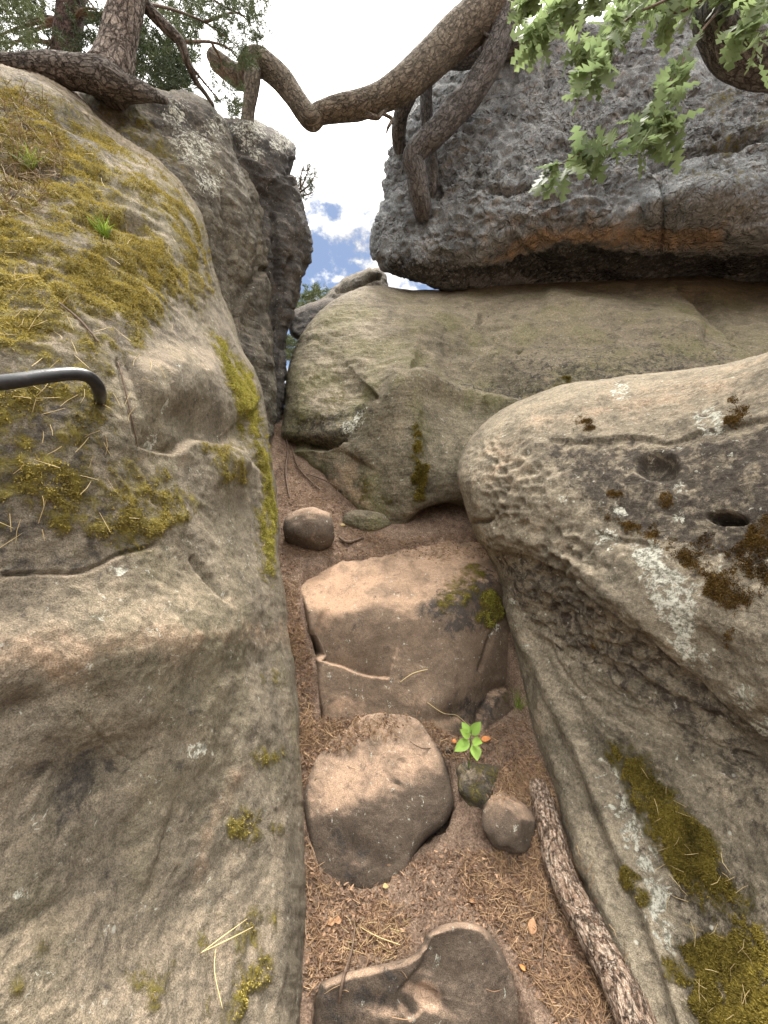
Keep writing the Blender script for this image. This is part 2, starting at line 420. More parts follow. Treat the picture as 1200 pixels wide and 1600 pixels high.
def prism_needles(P, D, L, r, sag=.06):
    """needles lying around: thin three-sided rods with a slight bend"""
    n = len(P); D = D/(np.linalg.norm(D, axis=1)[:, None]+1e-9); S = np.cross(D, np.array([0, 0, 1.])+.01*rng.normal(size=(n, 3))); S /= np.linalg.norm(S, axis=1)[:, None]
    B = np.cross(S, D); Vs = []
    off = rng.normal(size=(n, 1))*sag*L[:, None]
    for s, q in ((-.5, 1.), (0., 1.1), (.5, .6)):
        c = P+D*(L*s)[:, None]+S*off*(1-4*s*s)
        for a in (0, 2.094, 4.189): Vs.append(c+(S*math.cos(a)+B*math.sin(a))*(r*q)[:, None])
    V = np.stack(Vs, 1).reshape(-1, 3); k = np.arange(n)[:, None]*9; Fs = []
    for i in range(2):
        for a in range(3):
            b = (a+1) % 3; Fs.append(k+np.array([[3*i+a, 3*i+b, 3*i+3+b]])); Fs.append(k+np.array([[3*i+a, 3*i+3+b, 3*i+3+a]]))
    return V, np.vstack(Fs)
def moss_on(o, mat, count, thr=.45, L=(.006, .013), noise_s=16., w=.0028, hang=.4, label=None, chan=0, seed=0):
    V, Fc, A, x, y, dist = ROCK[o.name]
    a = V[Fc[:, 0]]; c = V[Fc[:, 2]]; b = V[Fc[:, 1]]; d = V[Fc[:, 3]]; nn = np.cross(c-a, d-b); ar = np.linalg.norm(nn, axis=1)/2; nn /= np.linalg.norm(nn, axis=1)[:, None]+1e-12
    ctr = (a+c)/2; m = A[Fc, chan].mean(1); cl = m
    vis = (x[Fc[:, 0]] > -60) & (x[Fc[:, 0]] < 1260) & (y[Fc[:, 0]] > -60) & (y[Fc[:, 0]] < 1660)
    p = ar*np.clip((cl-thr)*2.4, 0, 1)**1.3*vis
    if p.sum() <= 0: return
    k = rng.choice(len(p), count, p=p/p.sum()); u = rng.random((count, 1)); v = rng.random((count, 1))
    P = a[k]*(1-u)*(1-v)+b[k]*(1-u)*v+c[k]*u*v+d[k]*u*(1-v)
    hgt = np.clip((cl[k]-thr)*2, .25, 1.3)
    D = nn[k]*.9+rng.normal(size=(count, 3))*.6+np.array([0, 0, -hang])
    ln = rng.uniform(L[0], L[1], count)*(.6+hgt*.5)
    P = P-nn[k]*.001+nn[k]*(rng.random(count)*.007*hgt)[:, None]
    BV, BF = blade_mesh(P, D, ln, np.full(count, w)*rng.uniform(.7, 1.3, count))
    t = np.clip(.45+fbm(P, 9., 3)*.7+rng.normal(size=count)*.16, 0, 1)
    return tag(mesh_obj('moss', BV, BF, mat, o, True, tint=np.repeat(t, 5)), label, kind='stuff')

# ================================================================== MATERIALS
M = {}
M['left'] = sandstone('mossy_sandstone', (.1, .085, .063), (.165, .14, .103), (.238, .202, .149), sand_lit=(.36, .278, .195), sand_lit_amt=.5, green=.2, moss=(.2, .165, .03), moss2=(.1, .078, .018), rough_=.75)
M['dark'] = sandstone('weathered_sandstone', (.06, .055, .044), (.13, .115, .088), (.22, .2, .152), sand_lit_amt=.25, layer=.5, streak=.55, spots=.8)
M['pillar'] = sandstone('dark_sandstone', (.034, .032, .031), (.072, .066, .06), (.14, .125, .108), sand_lit_amt=.25, layer=.4, streak=.4)
M['mid'] = sandstone('smooth_sandstone', (.088, .076, .053), (.162, .139, .096), (.255, .22, .155), sand_lit=(.31, .252, .18), sand_lit_amt=.4, layer=.5, green=.55, rough_=1.15, moss=(.12,.1,.02), moss2=(.05,.042,.01))
M['over'] = sandstone('pitted_sandstone', (.092, .097, .101), (.18, .187, .19), (.3, .306, .302), wear_lit=(.34, .22, .125), sand_lit_amt=.15, pits=1.)  # base tone lightened and cooled: the flare's haze put into the stone colour
M['right'] = sandstone('lichened_sandstone', (.1, .086, .063), (.193, .165, .12), (.305, .264, .193), sand_lit=(.4, .33, .235), sand_lit_amt=.45, layer=.3, spots=1., crust_shade=(.042, .034, .028), moss=(.13, .105, .02), moss2=(.055, .042, .012))
M['step'] = sandstone('trodden_sandstone', (.1, .072, .05), (.145, .105, .074), (.19, .14, .1), sand_lit=(.36, .245, .165), wear_lit=(.4, .265, .175), sand_lit_amt=.9, topr=(.5, .88), spots=.1, rough_=.4)  # dusty top doubles as its lit look, leaving the front dark
M['stone'] = sandstone('footworn_sandstone', (.07, .052, .039), (.102, .078, .058), (.138, .106, .079), sand_lit=(.33, .23, .16), wear_lit=(.4, .275, .19), sand_lit_amt=.9, topr=(.5, .88), spots=.08, rough_=.45)

def soil():
    t = NT('needle_soil'); a = t.noise(3., 6, .6, .4); b = t.noise(22., 9, .72, .5); c = t.noise(120., 5, .75); g = t.noise(420., 3, .7)
    col = t.ramp(t.math('ADD', t.math('MULTIPLY', a, .4), t.math('MULTIPLY', b, .6)), [(.38, (.11, .073, .052)), (.5, (.215, .148, .106)), (.62, (.33, .24, .175))])
    col = t.mix(1., col, t.ramp(c, [(.36, (.45,)*3), (.5, (1.,)*3), (.64, (1.6,)*3)]), 'MULTIPLY')
    col = t.mix(.8, col, t.ramp(g, [(.3, (.6,)*3), (.5, (1.,)*3), (.7, (1.5,)*3)]), 'MULTIPLY')
    h = t.bump(b, .04, .8); h = t.bump(c, .015, 1., h); h = t.bump(g, .004, 1., h)
    return t.fin(col, .95, h, .15)
M['soil'] = soil()
def bark(name, cols, sc=9., pl=22., flake=None, crack=.5):
    t = NT(name); at = t.n('ShaderNodeAttribute'); at.attribute_name = 'grain'; gv = at.outputs['Vector']
    n = t.noise(sc, 8, .68, .6, gv); n2 = t.noise(sc*4, 6, .7, .8, gv); f = t.noise(110., 4, .7)
    ad = t.n('ShaderNodeVectorMath', operation='ADD'); t.l(gv, ad.inputs[0]); nn = t.n('ShaderNodeTexNoise'); nn.inputs['Scale'].default_value = pl*.8; nn.inputs['Detail'].default_value = 4; t.l(gv, nn.inputs['Vector'])
    sv = t.n('ShaderNodeVectorMath', operation='SCALE'); t.l(nn.outputs['Color'], sv.inputs[0]); sv.inputs['Scale'].default_value = 1.6/pl; t.l(sv.outputs[0], ad.inputs[1])
    v = t.vor(pl, 'DISTANCE_TO_EDGE', ad.outputs[0])
    col = t.ramp(t.math('ADD', t.math('MULTIPLY', n, .5), t.math('MULTIPLY', n2, .5)), [(.38, cols[0]), (.5, cols[1]), (.62, cols[2])])
    ck = t.rng(t.math('ADD', v.outputs['Distance'], t.math('MULTIPLY', t.math('SUBTRACT', n2, .5), .5)), .0, .12, 1., 0.)
    col = t.mix(t.math('MULTIPLY', ck, crack), col, tuple(q*.4 for q in cols[0]))
    if flake: col = t.mix(t.rng(t.noise(60., 7, .75, 1.2, gv), .48, .57), col, flake)
    col = t.mix(1., col, t.ramp(f, [(.36, (.55,)*3), (.5, (1.,)*3), (.64, (1.45,)*3)]), 'MULTIPLY')
    h = t.bump(ck, -.012, .8); h = t.bump(n2, .03, .8, h); h = t.bump(f, .008, .9, h)
    return t.fin(col, .92, h, .15)
M['pine_bark'] = bark('pine_bark', ((.1, .08, .068), (.22, .185, .158), (.38, .33, .285)), 16., 30., crack=.5)
M['root_bark'] = bark('root_bark', ((.07, .06, .052), (.145, .125, .108), (.25, .22, .19)), 18., 36., crack=.35)
M['limb_bark'] = bark('limb_bark', ((.09, .077, .06), (.165, .14, .11), (.26, .225, .178)), 12., 26., crack=.12)
M['shade_bark'] = bark('shaded_grey_bark', ((.075, .07, .066), (.135, .125, .12), (.2, .185, .175)), 12., 26., crack=.15)  # limb bark with the upper limbs' shade in its colour; also the oak trunk
M['red_bark'] = bark('reddish_bark', ((.03, .02, .017), (.07, .045, .038), (.11, .075, .06)), 8., 20.)
M['log_bark'] = bark('flaky_bark', ((.16, .1, .068), (.27, .185, .13), (.38, .275, .2)), 22., 40., flake=(.52, .41, .32), crack=.3)
M['twig'] = simple('twig_bark', ((.05, .033, .024), (.1, .068, .048), (.16, .115, .08)), 60.)
M['moss'] = blades('moss_blades', (.12, .092, .02), (.4, .32, .08), .8, .3)
M['lime_moss'] = blades('lime_moss_blades', (.12, .115, .02), (.42, .39, .08), .8, .3)
M['dark_moss'] = blades('dull_moss_blades', (.05, .038, .008), (.29, .225, .042), .8, .25)
M['needle'] = blades('dry_needles', (.1, .05, .028), (.5, .34, .19), .6)
M['straw'] = blades('straw_blades', (.3, .22, .1), (.62, .5, .26), .6)
M['chips'] = blades('bark_chips', (.07, .04, .025), (.38, .24, .15), .85)
M['dry_leaf'] = simple('dry_leaf', ((.16, .085, .04), (.27, .15, .08), (.38, .24, .14)), 40., .7)
M['orange_leaf'] = simple('orange_leaf', ((.33, .11, .03), (.45, .17, .055), (.52, .24, .09)), 30., .6)
M['leaf'] = blades('sprout_leaf', (.1, .2, .03), (.27, .42, .085), .5, .3)
M['oak'] = blades('oak_leaf', (.085, .12, .055), (.22, .28, .12), .5, .62)
M['conifer'] = blades('conifer_needles', (.022, .035, .014), (.1, .125, .055), .6, .25)
M['grass'] = blades('fresh_grass', (.08, .13, .015), (.26, .36, .05), .6, .3)
M['dry_grass'] = blades('dead_grass', (.14, .1, .06), (.38, .29, .19), .7)
def steel():
    t = NT('painted_steel'); n = t.noise(40., 6, .7)
    col = t.ramp(n, [(.3, (.012, .012, .013)), (.55, (.02, .02, .022)), (.75, (.05, .045, .042))])
    t.b.inputs['Metallic'].default_value = .3
    return t.fin(col, t.rng(n, .3, .7, .28, .5), t.bump(n, .0015, .5), .5)
M['steel'] = steel()

# ================================================================== GROUND
GP = [(500,1600,1.16),(950,1600,1.16),(700,1600,1.15),(490,1400,1.53),(600,1420,1.5),(700,1390,1.55),(780,1330,1.63),(880,1300,1.62),(950,1420,1.42),
      (880,1230,1.75),(820,1140,2.0),(730,1150,1.98),(640,1120,2.03),(560,1125,2.0),(480,1170,1.9),(475,1080,2.08),(470,1000,2.2),(450,900,2.45),(520,850,2.78),
      (650,832,2.95),(740,828,2.98),(800,1000,2.4),(480,755,3.25),(450,690,3.65),(432,640,4.0),(520,1250,1.76),(600,1200,1.93),(760,1230,1.79),(700,1300,1.73),(640,1360,1.64)]
gw = np.array([W(*g) for g in GP])
extra = [(-3,-3,-.05),(0,-3,-.05),(3,-3,-.05),(-2,.3,-.02),(0,.3,-.0),(2,.3,-.02),(-2.5,2,.5),(3,2,.4),(-2.5,4.5,2.5),(3,4.5,2.3),(-1.3,5,2.7),(0,5,2.5)]
gw = np.vstack([gw, np.array(extra, float)])
def ground_fit():
    x = gw[:, :2]; n = len(x); ker = lambda r: r*r*np.log(r+1e-9)
    K = ker(np.linalg.norm(x[:, None]-x[None], axis=2))+2e-3*np.eye(n); P = np.hstack([np.ones((n, 1)), x]); A = np.zeros((n+3, n+3)); A[:n, :n] = K; A[:n, n:] = P; A[n:, :n] = P.T
    s = np.linalg.solve(A, np.concatenate([gw[:, 2], np.zeros(3)]))
    def ev(X, Y):
        r = s[n]+X*s[n+1]+Y*s[n+2]
        for k in range(n): r = r+s[k]*ker(np.hypot(X-x[k, 0], Y-x[k, 1]))
        return r
    return ev
gev = ground_fit()
def gz(X, Y):
    z = gev(np.clip(X, -2.5, 3), np.clip(Y, -3, 5))
    o = sstep(2.2, 6., np.maximum(np.abs(X), np.abs(Y-1)*.75)); far = np.where(Y > 3.5, 2.5, -.05)
    far = -.05+2.55*sstep(1., 5., Y)-sstep(30, 200, np.hypot(X, Y))*12
    z = np.clip(z, -.3, 2.9)*(1-o)+far*o
    return z
def ground_h(X, Y):
    P = np.stack([X, Y, 0*X], -1).reshape(-1, 3); q = np.hypot(X-.2, Y-2)
    nz = (.03*fbm(P, 3., 3)+.02*fbm(P, 11., 4, .6)+.009*fbm(P, 45., 3, .6)).reshape(X.shape)
    return gz(X, Y)+nz*np.clip(1.5-q*.12, .3, 1)
def gaxis(lo, hi, s, far):
    r = list(np.arange(lo, hi, s)); st = s; x = hi
    while x < far: r.append(x); st *= 1.35; x += st
    st = s; x = lo; l = []
    while x > -far: st *= 1.35; x -= st; l.append(x)
    return np.array(l[::-1]+r)
gx, gy = gaxis(-1.3, 1.0, .012, 900), gaxis(.9, 4.2, .012, 900)
GX, GY = np.meshgrid(gx, gy); GZ = ground_h(GX, GY); nyy, nxx = GX.shape
gi = np.arange(nyy*nxx).reshape(nyy, nxx)
GF = np.stack([gi[:-1, :-1].ravel(), gi[:-1, 1:].ravel(), gi[1:, 1:].ravel(), gi[1:, :-1].ravel()], 1)
GV = np.stack([GX.ravel(), GY.ravel(), GZ.ravel()], 1)
# the soil lies in front of and around the steps, and is hollowed out where they sit in it
BEDS = [([(466,905),(476,886),(530,868),(640,872),(765,872),(792,990),(818,1090),(795,1112),(760,1137),(715,1150),(680,1130),(600,1108),(550,1118),(500,1122),(498,1098),(496,1035),(482,985)], .4),
        ([(476,1235),(510,1195),(560,1163),(640,1150),(692,1180),(704,1212),(716,1258),(698,1292),(652,1326),(612,1374),(576,1390),(532,1380),(498,1350),(485,1310)], .22),
        ([(488,1550),(520,1528),(570,1512),(630,1500),(655,1485),(664,1460),(690,1444),(725,1439),(762,1451),(785,1490),(812,1545),(840,1610),(850,1800),(480,1800)], .15)]
gm = (GV[:, 1] > 1.) & (GV[:, 1] < 4.) & (np.abs(GV[:, 0]) < 1.5)
gpx = 600+F*GV[gm, 0]/GV[gm, 1]; gpy = 800-F*(GV[gm, 2]-EYE)/GV[gm, 1]
for poly, dep in BEDS:
    jit = 4*fbm(GV[gm], 14., 3)
    GV[gm, 2] -= dep*np.where(inside(np.array(poly, float), gpx+jit, gpy+jit), sstep(0, 14, segdist(poly, gpx+jit, gpy+jit, True)[0]), 0)
tag(mesh_obj('ground', GV, GF, M['soil'], origin=(0, 0, 0)), kind='structure')

# ================================================================== ROCKS
lb = rock('mossy_boulder', 'huge mossy sandstone boulder filling the left side with a black handrail fixed in it',
  [(-420,40),(-100,60),(0,92),(60,104),(105,128),(140,165),(170,198),(222,228),(262,258),(300,300),(321,340),(329,400),(348,462),(366,500),(377,545),(400,582),(414,625),(421,675),(427,730),(435,800),(436,880),(450,980),(464,1080),(470,1180),(475,1300),(476,1420),(475,1520),(470,1650),(465,1950),(200,2300),(-420,2300)],
  [(0,100,2.3),(100,135,2.4),(200,215,2.45),(270,270,2.5),(318,345,2.55),(340,450,2.55),(370,540,2.5),(395,640,2.3),(410,740,2.1),(420,850,1.95),(435,980,1.78),(450,1100,1.62),(458,1250,1.42),(460,1400,1.22),(460,1600,1.02),
   (0,200,1.75),(0,330,1.35),(0,460,1.08),(0,600,.92),(0,750,.86),(0,860,.83),(0,960,.79),(0,1030,.75),(0,1150,.735),(0,1300,.71),(0,1600,.62),
   (150,250,1.95),(150,400,1.42),(160,560,1.1),(160,640,1.03),(150,800,.96),(150,900,.92),(150,1000,.865),(150,1150,.86),(130,1260,.85),(150,1400,.8),(150,1600,.7),
   (280,400,1.95),(270,540,1.5),(290,650,1.36),(300,720,1.34),(300,820,1.24),(290,910,1.15),(300,1000,1.05),(300,1150,1.04),(300,1300,1.0),(300,1450,.94),(320,1600,.84),
   (390,720,1.75),(400,900,1.6),(410,1100,1.4),(410,1300,1.22),(420,1500,1.03),(-400,200,1.6),(-400,900,.62),(-400,1800,.5),(300,2100,.55)],
  M['left'], step=3., rnd=(38, .28), thick=1.6, amp=(.03, 1.7, .02, 5.),
  feats=[('under', [(215,700),(280,715),(290,700),(300,695),(315,690),(345,690),(380,700),(410,745)][::-1], 26, .05, 9.),
         ('dent', 340,668,62,22,.25,.04,2), ('dent', 285,645,40,20,-.3,.02,2),('ridge',[(210,600),(260,580),(330,590),(390,640)],45,.045),
         ('crack', [(0,898),(40,893),(140,893),(195,860),(250,852)], 3.5, .022), ('under',[(250,852),(195,860),(140,893),(40,893),(-20,898)],30,.012,8.),
         ('crack', [(60,430),(95,480),(120,510),(160,545)], 5, .016), ('crack', [(180,560),(205,660),(230,740),(245,790)], 3, .012),
         ('ridge', [(-60,1005),(100,1010),(180,990),(260,995),(360,975),(480,960)], 50, .012),('dent', 300,1060,90,40,-.2,.015,2),('dent', 130,1080,60,25,.4,.012,2),('dent', 30,1110,60,30,-.4,.03,2),('dent', 200,1310,80,40,-.7,.02,2),('dent', 400,1060,30,60,.1,.02,2),
         ('dent', 130,1210,130,42,-.45,.028,2),('dent', 60,1430,120,28,-.5,.015,2),('ridge',[(60,1230),(160,1300),(250,1330)],60,.02),
         ('crack', [(120,1110),(200,1200),(240,1170)],3,.004), ('crack', [(300,870),(325,905),(350,940)], 5, .018),
         ('dent', 100,185,60,14,.5,.06,2), ('dent', 40,270,50,14,.3,.05,2), ('dent', 205,355,40,10,.25,.06,2),('dent', 190,190,26,8,.6,.05,2),('dent', 60,530,40,18,.2,.02,2),
         ('layer', [(-100,60),(180,180),(320,340),(340,480),(150,560),(-100,600)], 6., .03)],
  masks={'m': [([(-60,100),(90,140),(190,210),(270,265),(322,345),(335,470),(250,500),(190,580),(160,600),(60,560),(-60,580)], .6, 40),
               ([(-60,330),(150,320),(230,350),(300,450),(180,530),(-60,570)], 0.72, 40),
               ([(-40,600),(150,570),(230,690),(320,790),(220,860),(120,850),(-40,820)], .5, 35),
               ([(-40,700),(100,690),(180,780),(240,850),(100,850),(-40,800)], .6, 30),
               ([(300,690),(360,690),(400,760),(340,760)], .58, 20),
               ([(320,520),(350,530),(400,600),(425,700),(432,800),(432,920),(405,900),(395,800),(410,740),(385,690),(355,640),(335,580)], .66, 16),
               ([(345,1470,38),(400,1440,26),(400,1530,24),(350,1570,34),(245,1520,32),(240,1560,14),(405,1185,16),(382,1290,22),(428,1062,12),(432,1290,10),(60,1480,10),(430,1180,9),(20,1530,14),(370,1500,50)], .5, 22)],
         'w': [([(-40,990),(200,985),(300,990),(460,960),(460,1010),(300,1010),(100,1050),(-40,1050)], .4, 30), ([(330,1260),(360,1200),(380,1210),(330,1330),(300,1420)], .5, 15)],
         'c': [([(-40,90),(120,150),(180,230),(150,320),(-40,330)], .62, 40), ([(60,1170),(180,1170),(160,1240),(60,1330)], .42, 40), ([(-40,600),(180,620),(170,880),(-40,880)],.36,50)],
         'l': [([(110,520,10),(190,890,8),(230,890,9),(300,1170,14),(250,640,5),(30,1400,12),(245,695,10)], .45, 6)]})
_r = ROCK[lb.name]; strip = soft_poly([(310,500),(350,520),(402,595),(430,700),(440,800),(440,940),(395,920),(385,800),(400,740),(375,690),(345,640),(325,580)], _r[3], _r[4], 10)
moss_on(lb, M['moss'], 90000, .42, (.004, .01), label='olive yellow moss')
A_l = _r[2].copy(); A_l[:, 0] *= strip; ROCK[lb.name] = (_r[0], _r[1], A_l, _r[3], _r[4], _r[5])
moss_on(lb, M['lime_moss'], 26000, .42, (.006, .013), label='lime green moss along the edge'); ROCK[lb.name] = _r

dk = rock('weathered_boulder', 'dark streaked boulder just behind the mossy ridge, below the pine roots',
  [(60,170),(80,135),(125,132),(180,138),(250,146),(292,148),(335,170),(360,205),(372,240),(392,280),(408,330),(420,400),(418,470),(424,540),(428,640),(425,720),(380,720),(250,500),(150,300)],
  [(100,150,2.66),(170,148,2.75),(250,155,2.95),(300,160,3.15),(350,210,3.3),(200,200,2.75),(290,260,2.75),(330,330,2.85),(370,300,3.2),(400,400,3.4),(350,450,2.95),(400,560,3.2),(420,680,3.35)],
  M['dark'], step=2.5, rnd=(26, .3), thick=1.2, rag=7., fine=.014, amp=(.06, 1.8, .04, 6.),
  feats=[('crack', [(365,215),(385,280),(400,360),(405,420)], 4, .06), ('under', [(420,420),(405,440),(385,460),(372,520)], 25, .08), ('ridge',[(280,220),(330,240),(370,330),(385,440)],16,.06),
         ('layer', None, 5., .035), ('dent', 300,200,40,18,.6,.06,2),('crack',[(340,300),(350,380),(365,450)],3,.04),('dent', 395,500,22,40,.1,.09,2)],
  masks={'l': [([(300,230,30),(275,180,14),(320,290,18),(340,200,12)], .48, 18)], 'c': [([(230,150),(340,170),(330,240),(250,220)], .6, 20)], 'm': [([(130,165),(210,165),(280,240),(300,300),(200,230)], .42, 15)]})
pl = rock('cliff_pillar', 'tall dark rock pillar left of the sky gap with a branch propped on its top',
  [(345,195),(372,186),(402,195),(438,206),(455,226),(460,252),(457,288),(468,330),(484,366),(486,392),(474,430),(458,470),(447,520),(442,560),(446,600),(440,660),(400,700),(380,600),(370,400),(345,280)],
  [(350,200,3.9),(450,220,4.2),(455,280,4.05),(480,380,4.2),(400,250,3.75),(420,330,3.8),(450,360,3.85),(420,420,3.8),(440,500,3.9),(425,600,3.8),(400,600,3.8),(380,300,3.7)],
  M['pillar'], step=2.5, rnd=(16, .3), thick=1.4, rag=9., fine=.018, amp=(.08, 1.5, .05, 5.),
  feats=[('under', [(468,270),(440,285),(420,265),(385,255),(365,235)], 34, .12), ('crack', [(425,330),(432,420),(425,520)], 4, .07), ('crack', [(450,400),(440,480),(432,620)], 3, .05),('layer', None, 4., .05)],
  masks={'l': [([(400,205,16),(440,220,16),(380,215,12),(400,240,10)], .5, 12)], 'c': [([(400,260),(455,260),(450,330),(420,340)], .65, 15)]})  # dark patch paints the shade beneath the jutting block into the colour
rock('wedged_boulder', 'angular grey boulder at the skyline beside the blue sky gap',
  [(490,480),(512,458),(532,440),(556,425),(580,417),(600,420),(606,440),(606,470),(570,500),(500,510)],
  [(500,475,6.4),(540,445,6.2),(580,425,6.1),(600,430,6.3),(560,480,5.8),(590,470,6.0)], M['dark'], step=2.5, rnd=(9, .25), thick=1.0, rag=6., fine=.02, amp=(.06, 1.8, .03, 6.),
  feats=[('crack',[(520,455),(560,450),(600,430)],3,.05)], cat='boulder')
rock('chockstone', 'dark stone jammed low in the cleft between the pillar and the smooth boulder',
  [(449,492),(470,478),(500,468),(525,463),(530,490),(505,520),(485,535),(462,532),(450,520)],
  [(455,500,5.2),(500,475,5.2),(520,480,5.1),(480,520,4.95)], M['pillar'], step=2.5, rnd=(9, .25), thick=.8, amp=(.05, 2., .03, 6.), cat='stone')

cb = rock('smooth_boulder', 'broad smooth sandstone boulder in the middle, under the overhanging block',
  [(436,685),(444,625),(453,560),(474,516),(510,475),(550,455),(585,446),(630,452),(700,455),(752,445),(825,441),(900,439),(1000,431),(1090,428),(1200,436),(1400,450),(1400,900),(800,900),(735,850),(716,812),(672,834),(620,842),(572,832),(545,800),(505,762),(476,735),(447,706)],
  [(445,650,3.55),(460,560,3.9),(500,490,4.3),(560,458,4.75),(640,455,5.1),(750,450,5.3),(900,442,5.35),(1090,432,5.2),(1200,445,5.1),(520,560,3.85),(600,520,4.05),(700,500,4.35),(640,594,3.18),(700,565,3.8),(780,605,3.62),(700,650,3.2),(590,690,3.12),(540,640,3.36),(850,500,4.3),(1000,480,4.4),(1150,480,4.5),
   (500,650,3.35),(560,590,3.55),(800,560,3.8),(900,560,3.6),(1050,540,3.6),(1180,545,3.6),(550,740,3.15),(645,690,2.95),(650,780,2.93),(600,825,3.02),(480,720,3.45),(720,740,3.0),(720,810,3.1),(850,800,3.1),(1300,700,3.1),(1000,800,3.1)],
  M['mid'], step=2.5, rnd=(22, .3), thick=1.6, fine=.012, amp=(.05, 1.3, .025, 4.),
  feats=[('under', [(600,628),(575,652),(545,690),(520,705),(480,706),(440,702)], 34, .2), ('ridge', [(440,680),(500,685),(550,664),(590,625)], 16, .07), ('dent',600,560,60,22,-.8,.07,2), ('dent',520,600,60,24,-.3,.05,2), ('ridge',[(850,470),(960,490),(1100,520)],18,.05), ('dent',900,540,90,18,.1,.06,2), ('under',[(1180,560),(1140,530),(1110,490),(1080,470),(1035,445)],24,.1,5.), ('dent',700,480,70,12,.1,.04,2),
         ('ridge', [(640,590),(690,608),(760,634),(830,644)], 12, .09), ('under', [(840,634),(760,624),(690,598),(640,582)], 36, .1, 10.),('ridge',[(640,592),(600,650),(560,720)],26,.08),('dent',690,690,30,60,.1,.04,2),('ridge',[(700,470),(640,540),(560,600)],20,.03),
         ('crack', [(750,490),(748,515),(775,535),(815,550)], 3, .05), ('under', [(750,490),(748,515),(775,535),(815,550)][::-1], 14, .05),
         ('under', [(722,778),(690,785),(655,805),(630,830)][::-1], 30, .0), ('dent', 690,815,45,20,-.25,.32,3),('layer', [(460,440),(900,440),(1100,430),(900,520),(640,600),(470,660)], 5., .03),
         ('dent', 1110,480,45,16,.7,.08,2),('ridge',[(1040,440),(1110,450),(1150,520)],10,.05),('dent',760,590,70,14,.3,.03,2)],
  masks={'m': [([(645,640),(662,640),(664,700),(672,740),(664,785),(640,785),(645,720)], .62, 9), ([(555,735),(575,730),(585,770),(610,760),(620,790),(560,790)], .45, 12), ([(880,600,14),(930,620,14),(757,640,9)],.45,8), ([(445,600),(470,560),(560,560),(540,650),(450,680)],.3,25)],
         'l': [([(560,655,18),(545,665,12),(575,645,10)], .52, 8)], 'c': [([(450,650),(590,620),(580,645),(520,700),(440,700)], .5, 14), ([(780,560),(960,540),(1160,540),(1100,600),(820,630)], .42, 40), ([(640,430),(1000,425),(800,450)],.5,10), ([(690,610),(850,640),(830,600),(720,585)],.45,14)],  # dark patches put shade of creases, hollow and overhang into the colour
         'w': [([(500,700),(560,720),(600,830),(500,770)],.45,30)]})
moss_on(cb, M['dark_moss'], 5000, .55, (.012, .026), w=.006, label='dark green moss streaks')

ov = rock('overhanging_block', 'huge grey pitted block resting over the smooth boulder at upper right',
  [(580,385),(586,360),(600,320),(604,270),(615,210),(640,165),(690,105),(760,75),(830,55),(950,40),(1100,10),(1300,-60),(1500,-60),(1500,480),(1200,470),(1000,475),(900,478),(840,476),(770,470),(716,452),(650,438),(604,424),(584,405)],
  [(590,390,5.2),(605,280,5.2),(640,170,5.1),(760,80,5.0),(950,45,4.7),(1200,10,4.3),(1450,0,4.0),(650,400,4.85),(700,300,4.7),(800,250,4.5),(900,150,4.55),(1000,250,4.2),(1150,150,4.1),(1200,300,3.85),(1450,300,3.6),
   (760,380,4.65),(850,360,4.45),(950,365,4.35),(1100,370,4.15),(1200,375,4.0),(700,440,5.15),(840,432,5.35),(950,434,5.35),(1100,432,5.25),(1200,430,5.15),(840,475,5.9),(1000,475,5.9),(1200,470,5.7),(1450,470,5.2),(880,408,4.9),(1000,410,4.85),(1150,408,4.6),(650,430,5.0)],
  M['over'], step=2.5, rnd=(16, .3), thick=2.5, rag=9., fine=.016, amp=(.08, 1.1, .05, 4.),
  feats=[('under', [(1260,396),(1150,398),(1080,402),(1000,390),(950,384),(905,376),(868,376),(840,392),(790,408),(720,416)][::-1], 40, .28),
         ('pits', [(560,40),(1500,-80),(1500,250),(1000,280),(800,420),(560,440)], 7., .11, 1.4), ('pits', [(600,150),(1300,50),(1300,240),(900,330),(640,420)], 14., .05, 1.2),
         ('crack', [(740,290),(790,300),(830,290)], 4, .08), ('crack', [(1010,270),(1080,240),(1200,215)], 8, .13), ('ridge', [(1000,330),(1080,310),(1200,300)], 22, .09),('layer', None, 3., .07),('dent',1170,340,40,25,0,.08,2),
         ('crack', [(1030,290),(1040,340),(1030,390)], 3, .05), ('dent',900,230,70,20,-.3,.08,2)],
  masks={'w': [([(760,400),(850,355),(930,352),(1130,352),(1130,385),(960,378),(880,370),(800,400)], .85, 16), ([(800,310),(1000,320),(960,350),(700,370)], .25, 40)],
         'c': [([(600,400),(720,410),(1000,390),(1240,395),(1240,440),(600,440)], .75, 12), ([(880,180),(1200,160),(1200,230),(900,290)], .42, 40)],  # the low dark band paints the underside's shade into the colour
         'm': [([(1080,300,40),(1150,310,40),(1150,200,60)], .28, 30)]})

